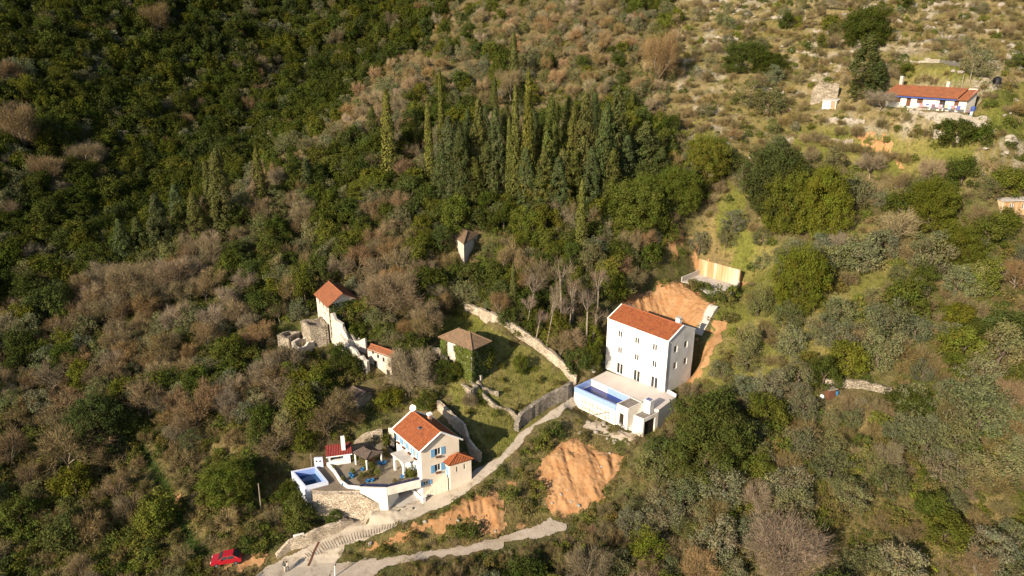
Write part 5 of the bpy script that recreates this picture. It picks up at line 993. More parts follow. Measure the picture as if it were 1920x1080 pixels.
leafkind('olive_tree', [crown(40+i, 2.5, 4.0, .25, 58, .62, 72, .115, .4, .8, .4, irr=.6) for i in range(6)], 2.5, 4.0, [trunkmesh(1.4, .22, 20+i) for i in range(6)])
leafkind('slender_cypress', [cypress(60+i, .95, 13, 2300, False) for i in range(3)], .95, 13, [trunkmesh(1.0, .15, 30+i, 2) for i in range(3)])
leafkind('broad_cypress', [column(70+i, 2.2, 15) for i in range(6)], 2.2, 15, [trunkmesh(1.2, .22, 35+i, 2) for i in range(6)])
leafkind('leafy_shrub', [crown(80+i, 1.5, 1.9, .05, 22, .5, 50, .115, .5, .7, .2, .8) for i in range(6)], 1.5, 1.9, [trunkmesh(.5, .05, 40+i) for i in range(6)], 'foliage')
for kind, nv, s0, R, H, base, nl, ntw, tw in (('bare_tree', 7, 100, 3.0, 6.0, 1.4, 7, 3600, .75), ('bare_big', 2, 170, 6.0, 10.5, 1.6, 11, 15000, .85), ('bare_shrub', 6, 130, 1.6, 2.1, .12, 6, 1500, .6), ('pole_tree', 4, 150, 1.5, 8.0, 4.6, 4, 500, .8)):
    A = [twigcrown(s0+i, R, H, base, nl, ntw, tw, 1.0, .5) for i in range(nv)]
    KIND[kind] = dict(R=R, H=H, arr=[a[0] for a in A], me=[npmesh(kind+'_twigs', *a[0][:2], [M['twig']], {'tint': a[0][2]}) for a in A], tr=[limbmesh('limbs', a[1], 'bark' if kind == 'bare_shrub' else 'pale_bark') for a in A], cn='twigs')
COLS = {'evergreen_tree': [(.062, .078, .015), (.085, .098, .018), (.108, .116, .018), (.068, .084, .022)], 'olive_tree': [(.155, .152, .07), (.132, .135, .056), (.172, .165, .085), (.145, .15, .078)],
 'slender_cypress': [(.118, .122, .03), (.10, .108, .03)], 'broad_cypress': [(.09, .10, .03), (.105, .11, .032), (.078, .094, .034)],
 'bare_tree': [(.195, .146, .074), (.178, .14, .078), (.235, .19, .118), (.205, .138, .068)], 'bare_shrub': [(.188, .145, .068), (.162, .128, .058), (.222, .178, .082), (.175, .138, .07)],
 'pole_tree': [(.2, .15, .11)], 'leafy_shrub': [(.10, .116, .022), (.125, .126, .03), (.14, .122, .04), (.08, .10, .024), (.15, .162, .034)]}
CNAME = {'evergreen_tree': ['dark green', 'deep green', 'yellowish green', 'bluish green'], 'olive_tree': ['grey-green', 'dull green', 'silvery', 'pale grey-green'], 'slender_cypress': ['light green', 'green'], 'broad_cypress': ['dark green', 'green', 'deep green'],
 'bare_tree': ['brown', 'grey-brown', 'pale brown', 'reddish brown'], 'bare_shrub': ['brown', 'dark brown', 'straw-brown', 'dull brown'], 'pole_tree': ['pale-trunked'], 'leafy_shrub': ['green', 'olive-green', 'brownish green', 'dark green', 'bright green']}
# what must stay in sight: photo outlines of buildings, walls, roads, earth
KEEP = [[(1130,570),(1175,560),(1305,610),(1310,700),(1275,745),(1200,822),(1075,775),(1072,715),(1132,690)], [(540,875),(590,845),(610,830),(735,830),(732,790),(760,758),(800,770),(870,815),(892,850),(890,900),(800,945),(690,985),(650,1000),(610,985),(600,960),(575,915)],
 [(585,550),(620,530),(660,555),(625,580),(620,600),(640,635),(600,650),(570,640),(520,650),(518,625),(560,600),(592,590)], [(645,640),(690,640),(740,665),(735,715),(690,690),(650,670)], [(822,632),(866,612),(922,640),(895,670),(860,690),(828,680)], [(852,440),(878,425),(897,437),(880,458),(878,485),(866,480)],
 [(642,735),(680,714),(702,730),(690,752),(650,755)], [(1270,480),(1400,500),(1402,525),(1372,560),(1340,560),(1275,535)], [(1660,150),(1825,160),(1828,212),(1735,215),(1735,195),(1664,195)], [(1512,170),(1570,165),(1572,208),(1520,206)], [(400,1035),(452,1035),(450,1068),(400,1068)], [(1860,140),(1878,140),(1878,158),(1860,158)],
 [(866,568),(1085,700),(1085,722),(960,640)], [(965,800),(1075,722),(1080,755),(975,812)], [(1548,705),(1672,722),(1672,742),(1548,730)], [(515,1035),(560,1000),(645,980),(645,1010),(520,1050)], [(820,765),(910,850),(905,868),(870,835)], [(1540,728),(1575,728),(1575,750),(1540,750)],
 ROADPX, TRACKPX]+[[(sum(q[0] for q in SCARS[i])/len(SCARS[i])*.14+p[0]*.86, sum(q[1] for q in SCARS[i])/len(SCARS[i])*.14+p[1]*.86) for p in SCARS[i]] for i in (0, 1, 2, 3, 4, 5, 8)]
ROADPXB = [ROADPX, TRACKPX]
COLS['bare_big'] = COLS['bare_tree']; CNAME['bare_big'] = CNAME['bare_tree']; COLS['evergreen_big'] = COLS['evergreen_tree']; CNAME['evergreen_big'] = CNAME['evergreen_tree']
items = []       # kind, x, y (world), z, diameter, height, colour index, px width, forced
def conv(x, yb, w, h):
    p = g1(x, yb-min(h*.12, 8)); d = p[1]*CP-(p[2]-CAM_Z)*SP; k = d/FPX; e = math.atan2(CAM_Z-p[2], p[1]); wm = w*k; hm = h*k
    H = math.sqrt(max(hm*hm-(wm*math.sin(e))**2*.8, (hm*.45)**2))/max(.5, math.cos(e)); return p, wm, H
def put(kind, x, yb, w, h, ci=None, grow=1.08):
    p, wm, H = conv(x, yb, w, h)
    if kind == 'evergreen_tree' and wm > 7.8: kind = 'evergreen_big'
    if kind == 'bare_tree' and wm > 8.2: kind = 'bare_big'
    items.append([kind, p[0], p[1], p[2], wm*grow, H*grow, rng.integers(len(COLS[kind])) if ci is None else ci, x, yb, w, h])
for a in [(732,335,32,140),(782,300,11,78),(807,350,21,138),(831,340,18,175),(927,232,20,70),(963,172,23,92),(966,395,24,200),(955,396,18,150),(989,398,28,225),(1183,228,17,42),(1087,490,24,130),(962,600,17,90),(397,402,24,85),(494,405,26,110),(420,350,16,60),(985,330,18,110),(1042,300,16,90)]: put('slender_cypress', *a)
for a in [(845,388,48,145),(866,402,42,140),(900,372,40,160),(930,386,38,160),(1010,372,34,120),(1030,378,42,170),(1053,402,40,105),(1072,372,38,145),(1092,392,48,185),(1130,402,48,180),(1152,332,46,145),(1110,340,34,140),(1205,352,58,105),(1222,340,40,70),(880,345,32,120),(1064,320,34,120),(910,300,30,80),(426,452,50,148),(376,472,42,95),(310,492,52,110),(240,517,36,90),(580,378,28,66),(350,470,30,70),(1613,192,62,105),(1640,185,44,60),(700,260,20,50),(868,385,44,120),(915,392,44,110),(890,400,40,90),(985,405,40,110),(1020,410,46,110),(1045,412,44,100),(1075,412,46,110),(1105,415,46,120),(1145,408,48,110),(1170,372,46,100),(1185,330,40,80),(1090,300,36,100),(1120,310,36,90),(830,392,38,100),(1235,372,44,80),(1000,335,34,110),(950,330,34,110),(860,320,34,80),(402,452,34,90),(340,440,40,80),(270,500,40,80)]: put('broad_cypress', *a)
for a in [(1622,96,88,72,0),(1395,142,78,58,0),(1440,140,60,40,0),(1448,402,118,128,3),(1320,348,84,82,2),(1268,405,80,88,1),(1195,435,112,98,1),(1160,430,60,70,0),(1228,440,60,70,1),(1470,442,84,118,2),(1533,452,90,128,2),(1495,585,98,122,2),(1318,888,142,140,3),(1345,800,80,70,3),(1240,872,56,56,3),(1740,435,86,98,2),(1790,272,68,52,0),(1690,600,82,74,1),(1790,505,84,74,2),(1880,445,62,48,1),(562,1000,62,66,3),(543,946,46,46,0),(628,985,34,30,0),(190,845,112,104,3),(985,1104,84,62,0),(1770,1024,84,70,2),(1740,980,60,60,1),(575,592,44,88,2),(655,622,66,62,1),(688,618,50,56,2),(672,642,44,38,1),(716,640,40,36,1),(775,684,74,58,0),(908,692,46,50,1),(853,712,30,32,1),(977,700,28,36,1),(835,720,44,44,0),(780,505,66,58,2),(800,480,44,44,1),(1330,325,70,64,1),(1195,380,50,50,1),(685,375,70,40,2),(730,770,60,44,2),(800,770,46,40,1),(1700,780,80,60,0),(240,770,70,60,2),(1545,400,60,60,0),(1830,560,70,70,2),(1850,470,70,60,1),(660,705,50,40,0),(640,690,44,44,0),(430,940,100,80,1),(210,400,60,60,1),(740,640,30,30,1)]: put('evergreen_tree', *a[:4], a[4])
for a in [(1560,522,86,62),(1605,515,104,70),(1530,500,60,52),(1650,655,78,86),(1420,598,54,58),(1478,622,56,52),(1402,668,56,58),(1480,672,62,62),(1535,650,52,52),(1492,732,64,56),(1645,700,74,70),(1870,695,86,84),(1310,480,48,42),(1362,462,44,44),(1378,440,48,40),(1350,712,48,36),(1355,942,84,72),(1480,985,78,70),(1592,962,74,60),(1502,860,66,60),(1552,900,92,62),(1662,930,70,62),(1702,775,60,50),(1832,812,134,98),(1790,860,96,80),(1890,900,92,70),(1850,1070,90,76),(1340,1060,86,80),(1240,1000,80,72),(1280,960,64,60),(1180,1010,60,56),(1440,215,76,48),(1410,205,60,44),(1830,150,62,58),(1830,560,66,60),(1790,560,60,56),(1560,330,50,50),(1590,400,70,70),(1740,520,76,74),(1500,560,44,44),(1440,760,60,60),(1400,700,60,50),(1210,400,44,44),(1170,560,60,46),(1100,520,60,60)]: put('olive_tree', *a)
for a in [(768,752,96,92,2),(548,716,70,62,1),(1462,1092,156,128,2),(618,832,78,72,0),(640,800,60,60,0),(1240,172,74,98,3),(1630,345,58,50,2),(90,360,70,60,0),(730,605,110,88,0),(700,590,70,60,1),(530,760,90,60,1),(1680,470,70,66,2),(50,300,70,90,3),(300,80,60,60,0),(170,330,70,54,1),(330,560,90,70,1),(250,580,100,80,0),(880,770,30,30,1),(1190,560,40,50,1),(1648,212,56,40,2),(960,200,40,60,2),(1290,760,40,40,0),(960,540,60,70,1),(1010,560,60,60,1),(520,860,80,60,0),(130,800,80,60,1),(140,900,90,100,1),(350,830,50,50,0)]: put('bare_tree', *a[:4], a[4])
for i in range(12): put('pole_tree', 985+i*12+rng.uniform(-9, 9), 655+rng.uniform(-45, 18), rng.uniform(20, 44), rng.uniform(60, 125), 0)
for i in range(9): put('leafy_shrub', 1012+i*13+rng.uniform(-5, 5), 640+i*2+rng.uniform(-18, 10), rng.uniform(24, 44), rng.uniform(22, 40))
for a in [(1040,650,50,60,2),(1108,690,40,50,1),(1110,655,40,50,2),(1000,615,40,46,1)]: put('evergreen_tree', *a[:4], a[4])
for i in range(13): put('bare_shrub', 1508+i*15+rng.uniform(-4, 4), 268+i*3.4+rng.uniform(-2, 4), 30, 18)
for i in range(10): put('leafy_shrub', 372+i*10, 922-i*7+rng.uniform(-3, 3), 26, 20, 4)
for i in range(10): put('leafy_shrub', 395+i*9, 935-i*6.5+rng.uniform(-3, 3), 34, 28, 3)
for a in [(878,1012,46,40,3),(1010,930,36,30,1),(990,905,30,26,2),(960,945,40,34,1),(985,965,36,30,2),(1150,812,26,18,2),(1095,826,26,18,2),(1020,845,40,34,1),(1040,815,40,30,3),(905,925,34,22,2),(770,1012,36,26,2),(720,1035,40,26,1),(1316,548,34,24,3),(1338,568,40,30,3),(1356,572,36,28,1),(1298,545,30,22,2),(1372,562,30,26,0),(660,1050,30,20,2)]: put('leafy_shrub', *a)
for i, (x, y) in enumerate([(940,690),(1010,720),(950,735),(905,760),(930,785),(970,770),(880,775),(1030,735),(915,820),(990,760),(940,715),(1000,690),(890,830),(960,650),(870,600),(850,592),(900,745),(1045,718)]): put('leafy_shrub', x, y, rng.uniform(12, 26), rng.uniform(8, 16), [4, 2, 1, 0][i % 4])
nexp = len(items)
OCC = [(it[1], it[2], it[4]/2) for it in items]
ZONES = [(DARKF, {'evergreen_tree': .74, 'bare_tree': .04, 'olive_tree': .18, 'leafy_shrub': .04}, .35), (SPUR, {'bare_shrub': .30, 'bare_tree': .22, 'olive_tree': .22, 'evergreen_tree': .08, 'leafy_shrub': .18}, .32), (UPR, {'bare_shrub': .52, 'olive_tree': .13, 'leafy_shrub': .25, 'evergreen_tree': .04, 'bare_tree': .06}, .62),
 (CENT, {'bare_tree': .15, 'evergreen_tree': .43, 'olive_tree': .14, 'leafy_shrub': .12, 'bare_shrub': .12}, .35), (MIDL, {'bare_tree': .17, 'evergreen_tree': .30, 'olive_tree': .18, 'leafy_shrub': .25, 'bare_shrub': .08}, .35), (LOWL, {'bare_shrub': .28, 'leafy_shrub': .42, 'bare_tree': .20, 'evergreen_tree': .04, 'olive_tree': .04}, .38),
 (RIGHT, {'bare_shrub': .16, 'olive_tree': .34, 'evergreen_tree': .32, 'leafy_shrub': .12, 'bare_tree': .06}, .55), (LOWR, {'olive_tree': .40, 'bare_shrub': .20, 'leafy_shrub': .22, 'evergreen_tree': .13, 'bare_tree': .07}, .48)]
SIZE = {'evergreen_tree': (4.2, 7.4), 'olive_tree': (3.4, 6.8), 'bare_tree': (3.4, 6.2), 'bare_shrub': (2.0, 4.6), 'leafy_shrub': (1.8, 4.0)}
NC = 34000; cpx = rng.uniform(-260, 2180, NC); cpy = rng.uniform(-40, 1240, NC); cpx[:800] = rng.uniform(-60, 1980, 800); cpy[:800] = rng.uniform(300, 1080, 800); CPt, cok = gp(cpx, cpy)
wx_, wy_ = wob(cpx, cpy); zi = np.full(NC, -1)
for k, z in enumerate(ZONES): zi = np.where((zi < 0) & inpoly(wx_, wy_, z[0]), k, zi)
ing = np.zeros(NC, bool); bad = np.zeros(NC, bool); strw = np.zeros(NC, bool)
for g in GRASS+LUSH: ing |= inpoly(cpx, cpy, g)
for g in STRAW: strw |= inpoly(cpx, cpy, g)
for g in KEEP: bad |= inpoly(cpx, cpy, g)
infield = inpoly(cpx, cpy, GRASS[0]); inlush = inpoly(cpx, cpy, LUSH[0])
def clear(x, y, w, h):
    X = x+w*np.array([0, 0, -.48, .48, 0, -.35, .35, -.25, .25, -.45, .45, -.3, .3, 0]); Y = y-h*np.array([1.02, .5, .5, .5, 0, .88, .88, .25, .25, .2, .2, .65, .65, .75])
    for g in KEEP:
        if inpoly(X, Y, g).any(): return False
    return True
OC = np.array(OCC)
for i in range(NC):
    if not cok[i] or bad[i] or zi[i] < 0: continue
    if infield[i] or inlush[i] or (ing[i] and rng.random() < .8): continue
    z = ZONES[zi[i]]; kind = rng.choice(list(z[1]), p=np.array(list(z[1].values()))/sum(z[1].values()))
    if (ing[i] or strw[i]) and kind != 'olive_tree': kind = 'leafy_shrub' if rng.random() < .5 else 'bare_shrub'
    if strw[i] and rng.random() < .45: continue
    cl = float(fbm(np.array([cpx[i]/90]), np.array([cpy[i]/70]), 2)[0])
    if zi[i] in (1, 3, 4, 5) and cl > .12 and kind in ('bare_tree',): kind = 'evergreen_tree' if zi[i] != 5 else 'leafy_shrub'
    if zi[i] in (1, 4) and cl < -.15 and kind == 'evergreen_tree': kind = 'bare_tree'
    a, b = SIZE[kind]; D = rng.uniform(a, b)*(.8 if strw[i] else 1)*(.8 if zi[i] in (1, 2) else 1); p = CPt[i]; d = p[1]*CP-(p[2]-CAM_Z)*SP
    H = D*rng.uniform(.95, 1.25)*(KIND[kind]['H']/(2*KIND[kind]['R'])); D *= 1.12 if zi[i] in (6, 7) and kind in ('olive_tree', 'evergreen_tree') else 1; w = D/d*FPX; h = H/d*FPX*.9+w*.3
    dist = np.hypot(OC[:, 0]-p[0], OC[:, 1]-p[1]); f = z[2]*(1.3 if strw[i] else 1)
    if (dist < f*(OC[:, 2]+D/2)).any(): continue
    if not clear(cpx[i], cpy[i], w, h):
        D *= .5; H *= .45; w *= .5; h *= .45
        if D > 2.2: kind = rng.choice(['leafy_shrub', 'bare_shrub'])
        if not clear(cpx[i], cpy[i], w, h): continue
    items.append([kind, p[0], p[1], p[2], D, H, int(rng.integers(len(COLS[kind]))), cpx[i], cpy[i], w, h]); OC = np.vstack([OC, [p[0], p[1], D/2]])
    if kind == 'evergreen_tree' and zi[i] == 0: items[-1][6] = int(rng.choice([0, 0, 1, 1, 2, 3]))
# ---- labels that single each plant out: kind, colour, nearest landmark, side, order
LMK = [((1215,650),'the tall white house'),((810,860),'the blue-shuttered villa'),((870,650),'the ivy-clad house'),((620,560),'the orange-roofed ruin'),((875,455),'the small stone tower'),((1340,515),'the rust-streaked retaining wall'),((1740,185),'the farmhouse'),((1080,890),'the big landslide scar'),((870,960),'the smaller orange bank'),((425,1052),'the red car'),((1000,300),'the cypress grove'),((580,890),'the small villa pool'),((670,735),'the low grey shed'),((960,730),'the grass field'),((300,920),'the dark green grass track'),((1610,725),'the orchard wall'),((1890,390),'the cabin'),((1640,265),'the orange garden soil'),((1030,985),'the end of the gravel track'),
 ((60,60),'the top left corner of the photo'),((1860,60),'the top right corner of the photo'),((60,1020),'the bottom left corner of the photo'),((1860,1020),'the bottom right corner of the photo'),((480,40),'the top edge of the dark slope'),((960,40),'the top middle of the photo'),((40,520),'the middle of the left edge'),((1880,620),'the middle of the right edge'),((1300,1060),'the bottom edge right of centre'),((410,380),'the left group of cypresses'),((300,700),'the middle of the left slope'),((640,200),'the edge of the dark slope'),((1540,450),'the pair of big round evergreens'),((1460,1020),'the big bare tree at the bottom'),((250,220),'the middle of the dark slope'),((1400,120),'the rocky slope above the grove')]
_T = {20: 'twentieth', 30: 'thirtieth', 40: 'fortieth', 50: 'fiftieth'}; _U = 'first second third fourth fifth sixth seventh eighth ninth'.split()
ONES = ['nearest']+[w+' nearest' for w in 'second third fourth fifth sixth seventh eighth ninth tenth eleventh twelfth thirteenth fourteenth fifteenth sixteenth seventeenth eighteenth nineteenth'.split()]
for t in (20, 30, 40, 50): ONES += [_T[t]+' nearest']+[f"{ {20:'twenty',30:'thirty',40:'forty',50:'fifty'}[t]}-{u} nearest" for u in _U]
WORD = {'evergreen_tree': 'evergreen tree', 'evergreen_big': 'big evergreen tree', 'bare_big': 'big bare tree', 'olive_tree': 'olive tree', 'slender_cypress': 'slender cypress', 'broad_cypress': 'broad cypress', 'bare_tree': 'bare tree', 'bare_shrub': 'bare shrub', 'pole_tree': 'leaning bare tree', 'leafy_shrub': 'leafy shrub'}
GRP = {'evergreen_tree': 'evergreen trees on the hillside', 'evergreen_big': 'evergreen trees on the hillside', 'bare_big': 'bare trees on the hillside', 'olive_tree': 'olive trees on the hillside', 'slender_cypress': 'cypresses on the hillside', 'broad_cypress': 'cypresses on the hillside', 'bare_tree': 'bare trees on the hillside', 'bare_shrub': 'bare shrubs on the hillside', 'pole_tree': 'bare trees on the hillside', 'leafy_shrub': 'leafy shrubs on the hillside'}
LIM = {'evergreen_tree': 270, 'olive_tree': 290, 'bare_tree': 262, 'bare_shrub': 290, 'leafy_shrub': 290}
left = {}; solo = []
by = {}
for k, it in enumerate(items): by.setdefault(it[0], []).append(k)
for kind, ks in by.items():
    inside = lambda it: -it[9]*.4 < it[7] < 1920+it[9]*.4 and -10 < it[8] < 1080+it[10]
    ks = sorted(ks, key=lambda k: (not inside(items[k]), k >= nexp, -items[k][9]*items[k][10]))
    lim = LIM.get(kind, 999); vis = [k for k in ks if inside(items[k])]; solo += vis[:lim]; left[kind] = vis[lim:]+[k for k in ks if not inside(items[k])]
labs = {}; slots = {}
for k in solo:
    it = items[k]; x, y = it[7], it[8]-it[10]*.4; j = min(range(len(LMK)), key=lambda q: math.hypot(LMK[q][0][0]-x, (LMK[q][0][1]-y)*1.2)); dx, dy = x-LMK[j][0][0], y-LMK[j][0][1]
    side = ('right of' if dx > 0 else 'left of') if abs(dx) > abs(dy) else ('below' if dy > 0 else 'above'); slots.setdefault((it[0], it[6], j, side), []).append((math.hypot(dx, dy), k))
for (kind, ci, j, side), L in slots.items():
    L.sort(); nm = f"{CNAME[kind][ci]} {WORD[kind]} {side} {LMK[j][1]}"
    for n_, (dd, k) in enumerate(L): labs[k] = nm if len(L) == 1 else nm+', '+ONES[min(n_, 58)]
proto = {}
spx = [wob(np.array([it[7]]), np.array([it[8]])) for it in items]
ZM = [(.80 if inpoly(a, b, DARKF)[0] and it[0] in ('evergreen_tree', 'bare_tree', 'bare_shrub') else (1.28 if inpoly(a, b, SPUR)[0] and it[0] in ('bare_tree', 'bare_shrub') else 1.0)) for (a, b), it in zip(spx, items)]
def shade(c, i): r = random.Random(i); k = r.uniform(.82, 1.2); return (c[0]*k*r.uniform(.93, 1.07), c[1]*k, c[2]*k*r.uniform(.85, 1.15), 1)
for k in solo:
    kind, x, y, z, D, H, ci = items[k][:7]; K = KIND[kind]; v = k % len(K['me']); s = D/2/K['R']; sz = H/K['H']
    nm = {'bare_big': 'bare_tree', 'evergreen_big': 'evergreen_tree', 'slender_cypress': 'cypress_tree', 'broad_cypress': 'cypress_tree', 'pole_tree': 'bare_tree'}.get(kind, kind)
    root = bpy.data.objects.new(nm, None); COL.objects.link(root); root.location = (x, y, z-.12); root.rotation_euler = (0, 0, (k*2.399) % 6.283); root.scale = (s, s, sz)
    if kind == 'pole_tree': root.rotation_euler = (random.Random(k).uniform(-.05, .12), random.Random(k+1).uniform(-.02, .28), 0)
    tag(root, labs[k], {'evergreen_tree': 'evergreen tree', 'olive_tree': 'olive tree', 'cypress_tree': 'cypress', 'bare_tree': 'bare tree', 'bare_shrub': 'bare shrub', 'leafy_shrub': 'leafy shrub'}[nm], GRP[kind])
    if (kind, v) not in proto:
        a = bpy.data.objects.new(K['cn'], K['me'][v]); b = bpy.data.objects.new('trunk' if K['cn'] == 'crown' else ('limbs' if K['cn'] == 'twigs' else 'stems'), K['tr'][v]); proto[(kind, v)] = (a, b)
    else: a, b = proto[(kind, v)][0].copy(), proto[(kind, v)][1].copy()
    for o in (a, b): COL.objects.link(o); o.parent = root
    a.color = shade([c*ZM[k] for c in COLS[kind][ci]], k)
GP = [(1060,430,1.5,2,'yellow-green palm-like bush at the top of the planting bed'),(1150,600,1.3,2,'yellow round bush in the planting bed'),(1110,480,1.6,1,'leafy plant behind the yellow bush in the planting bed'),(1200,520,1.7,0,'broad green plant in the middle of the planting bed'),(1270,575,1.2,4,'bright green clipped bush at the right of the planting bed'),(1060,610,1.1,1,'small plant at the left of the planting bed'),(805,665,1.0,4,'bright plant in the blue pot at the white kerb end'),(930,570,1.1,0,'green plant in the blue pot beside the planting bed'),
 (1700,610,1.9,0,'tall leafy plant beside the porch arch'),(1650,600,1.3,3,'dark plant left of the tall one beside the porch arch'),(1760,600,1.2,2,'yellowish plant at the villa front corner'),(1500,680,.9,2,'small yellow plant behind the parapet planters'),(1370,350,1.8,2,'yellowish bush at the right of the pergola'),(1260,350,1.3,1,'bush in front of the pergola posts'),(970,385,1.3,4,'bright green plant between bar and pergola'),(1380,190,2.4,0,'dark green tree-like bush behind the pergola at the villa'),(880,170,1.6,0,'green bush behind the red-roofed bar'),(690,500,.8,1,'small plant on the white kerb')]
for i, (x, y, D, ci, lab) in enumerate(GP):
    q = T7([(x, y)])[0]; K = KIND['leafy_shrub']; v = i % 6; r = bpy.data.objects.new('garden_plant', None); COL.objects.link(r); r.location = (*q, VT+.03); r.scale = (D/3.2, D/3.2, D*1.05/1.9); r.rotation_euler = (0, 0, i)
    tag(r, lab, 'garden plant', 'plants on the villa terrace'); a = bpy.data.objects.new('foliage', K['me'][v]); b = bpy.data.objects.new('stems', K['tr'][v])
    for o in (a, b): COL.objects.link(o); o.parent = r
    a.color = shade(COLS['leafy_shrub'][ci], i+900)
def ivy(A, B, z0, z1, n, label, cover=.0, seed=0, col=(.10, .125, .025), out=.25):
    rg = np.random.default_rng(seed); A = V2(A); B = V2(B); d = B-A; L = np.linalg.norm(d); d /= L; nn = np.array([d[1], -d[0]]); u = rg.uniform(0, L, n); z = rg.uniform(z0, z1, n); m = fbm(u*.5+seed, z*.5, 3) > cover; u, z = u[m], z[m]
    k = rg.uniform(.02, out, len(u))*(1+fbm(u*1.2, z*1.2, 2)); P = np.stack([A[0]+d[0]*u+nn[0]*k, A[1]+d[1]*u+nn[1]*k, z], -1); N = unit(np.array([nn[0], nn[1], .35])+rg.normal(size=P.shape)*.5)
    V, F, T = leafquads(P, N, .15, .6, rg, (1+.3*fbm(u*1.5, z*1.5, 2))[:, None]*rg.uniform(.7, 1.3, (len(u), 1))*np.ones(3)); o = nobj('ivy', npmesh('ivy', V, F, [M['leaf']], {'tint': T})); o.color = (*col, 1); tag(o, label, 'ivy', 'ivy on the old walls')
iq = ivy_h[1]; ivy(iq[0]+(iq[1]-iq[0])*.0, iq[0]+(iq[1]-iq[0])*.22, 20.5, 25.6, 900, 'ivy on the left end of the ivy-clad house front', -.3, 1); ivy(iq[0]+(iq[1]-iq[0])*.48, iq[1], 19.5, 25.6, 2600, 'thick ivy over the right half of the ivy-clad house front', -.45, 2); ivy(iq[1], iq[2], 19.5, 25.5, 2600, 'dark ivy over the right-hand end of the ivy-clad house', -.4, 3, (.06, .08, .02))
sq = stone_h[1]; ivy(sq[1], sq[2], 23, 29.5, 2400, 'ivy over the gable end of the orange-roofed stone house', -.25, 4, (.07, .09, .02)); w0, w1 = at(620,585,27.6), at(641,606,26.6); ivy(w0, w1, 22.5, 26.5, 1500, 'ivy patches on the tall ruined facade below the stone house', .0, 5)
# ---- the rest of each kind, and the undergrowth, as merged cover
def merge(name, lst, kindarr, keep, grow, mat, kk):
    Vs, Fs, Ts, off = [], [], [], 0
    for i, (kind, x, y, z, D, H, col) in enumerate(lst):
        V, F, T = kindarr[kind][i % len(kindarr[kind])]; K = KIND[kind]; s = D/2/K['R']; sz = H/K['H']; a = (i*2.399) % 6.283; c_, s_ = math.cos(a), math.sin(a)
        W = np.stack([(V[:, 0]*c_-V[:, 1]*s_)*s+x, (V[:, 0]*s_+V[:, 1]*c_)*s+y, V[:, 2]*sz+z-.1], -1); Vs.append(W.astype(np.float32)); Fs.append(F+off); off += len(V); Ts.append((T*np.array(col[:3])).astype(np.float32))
    if not Vs: return
    o = nobj(name, npmesh(name, np.concatenate(Vs), np.concatenate(Fs), [M[mat]], {'tint': np.concatenate(Ts)})); return tag(o, kind='stuff')
def thin(arr, frac, grow, seed):
    V, F, T = arr; rg = np.random.default_rng(seed); n = len(F); k = F.shape[1]; m = rg.permutation(n)[:int(n*frac)]; Q = V[F[m]]; c = Q.mean(1, keepdims=True); Q = c+(Q-c)*grow; return Q.reshape(-1, 3), np.arange(len(m)*k).reshape(-1, k), T[F[m]].reshape(-1, 3)
LO = {k: [thin(a, .45, 1.4, i) for i, a in enumerate(K['arr'])] for k, K in KIND.items()}
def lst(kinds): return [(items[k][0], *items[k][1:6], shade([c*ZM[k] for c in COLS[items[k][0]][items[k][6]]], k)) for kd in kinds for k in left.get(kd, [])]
for nm_, kd, mt, lb in (('forest', ['evergreen_tree', 'olive_tree', 'slender_cypress', 'broad_cypress'], 'leaf', 'mass of smaller evergreen and olive trees filling the hillside'), ('scrub', ['leafy_shrub'], 'leaf', 'mass of small leafy scrub filling the hillside'), ('bare_woodland', ['bare_tree', 'bare_shrub', 'pole_tree'], 'twig', 'mass of small bare trees and brushwood filling the hillside')):
    o = merge(nm_, lst(kd), LO, 1, 1, mt, 0)
    if o: tag(o, lb, nm_.replace('_', ' '))
UN = {'leafy_shrub': [thin(a, .16, 1.5, i) for i, a in enumerate(KIND['leafy_shrub']['arr'])], 'bare_shrub': [thin(a, .16, 1.25, i) for i, a in enumerate(KIND['bare_shrub']['arr'])]}
NU = 16000; ux = rng.uniform(-200, 2120, NU); uy = rng.uniform(-20, 1200, NU); UP, uok = gp(ux, uy); ub = np.zeros(NU, bool); ug = np.zeros(NU, bool); us_ = np.zeros(NU, bool)
for g in KEEP: ub |= inpoly(ux, uy, g) | inpoly(ux, uy-7, g)
for g in GRASS+LUSH: ug |= inpoly(ux, uy, g)
for g in STRAW: us_ |= inpoly(ux, uy, g)
uz = np.where(inpoly(ux, uy, RIGHT) | inpoly(ux, uy, LOWR), .58, np.where(inpoly(ux, uy, UPR), .7, .85)); udark = inpoly(ux, uy, DARKF); gs = []; bs = []
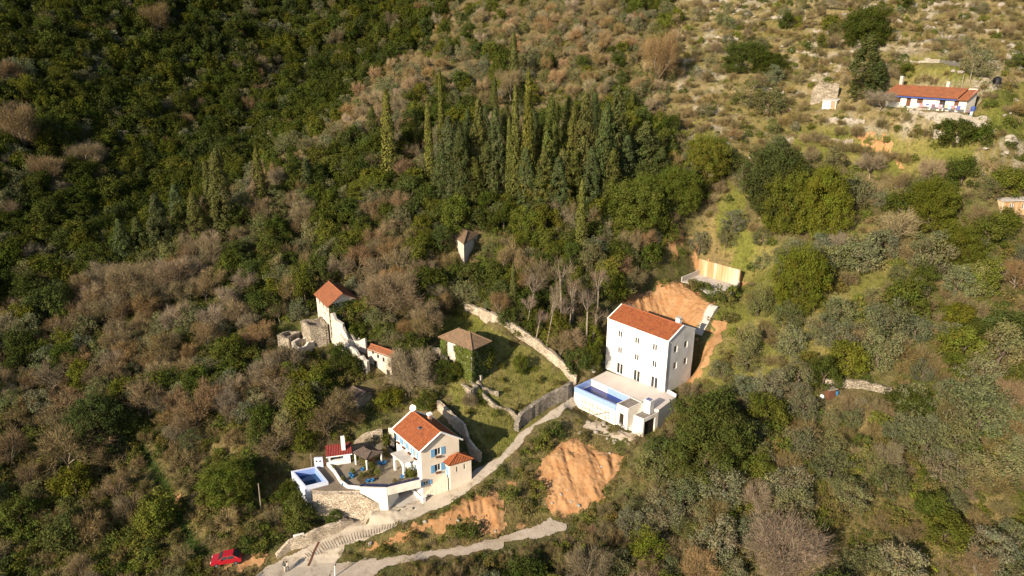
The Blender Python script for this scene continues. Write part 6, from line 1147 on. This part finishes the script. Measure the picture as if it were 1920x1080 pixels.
for i in range(NU):
    if not uok[i] or ub[i] or (ug[i] and rng.random() < .72): continue
    D = rng.uniform(.9, 2.9)*(.36 if ug[i] else .62 if us_[i] else uz[i]); p = UP[i]
    if rng.random() < (.72 if not udark[i] else .8): c = COLS['leafy_shrub'][rng.integers(5)]; gs.append(('leafy_shrub', *p, D, D*.65, shade(c, i)))
    else: c = COLS['bare_shrub'][rng.integers(4)]; bs.append(('bare_shrub', *p, D*1.1, D*.75, shade(c, i)))
o = merge('undergrowth', gs, UN, 1, 1, 'leaf', 0); tag(o, 'low leafy undergrowth covering the ground between the trees', 'undergrowth')
o = merge('brushwood', bs, UN, 1, 1, 'twig', 0); tag(o, 'low brown brushwood covering the ground between the trees', 'brushwood')
# ---- grass blades
NGr = 90000; bx = rng.uniform(-100, 2020, NGr); by_ = rng.uniform(-10, 1130, NGr); zone = np.zeros(NGr, bool)
for g in GRASS+STRAW+LUSH+[UPR, RIGHT, LOWR, LOWL]: zone |= inpoly(bx, by_, g)
for g in KEEP: zone &= ~inpoly(bx, by_, g)
bx, by_ = bx[zone], by_[zone]; BP, bok = gp(bx, by_); BP = BP[bok]; bx, by_ = bx[bok], by_[bok]; n_ = len(BP)
gcol = land(bx, by_, BP[:, 0], BP[:, 1])*1.15; k_ = 4; P = np.repeat(BP, k_, 0)+rng.normal(size=(n_*k_, 3))*np.array([.3, .3, 0]); P[:, 2] = hz(P[:, 0], P[:, 1])-.03
D_ = unit(rng.normal(size=(n_*k_, 3))*.5+np.array([0, 0, 1])); L_ = rng.uniform(.18, .5, (n_*k_, 1)); S_ = unit(np.cross(D_, rng.normal(size=(n_*k_, 3))))*rng.uniform(.03, .08, (n_*k_, 1))
V = np.stack([P-S_, P+S_, P+D_*L_], 1).reshape(-1, 3); T = np.repeat(np.repeat(gcol, k_, 0)*rng.uniform(.7, 1.35, (n_*k_, 1)), 3, 0)
o = nobj('grass', npmesh('grass', V, np.arange(len(V)).reshape(-1, 3), [M['twig']], {'tint': T})); tag(o, 'short green and straw-coloured grass on the open slopes', 'grass', kind='stuff')
print('PLANTS', {k: (len(v), len(left[k])) for k, v in by.items()}, 'solo', len(solo), 'under', len(gs), len(bs), 'blades', n_*k_)
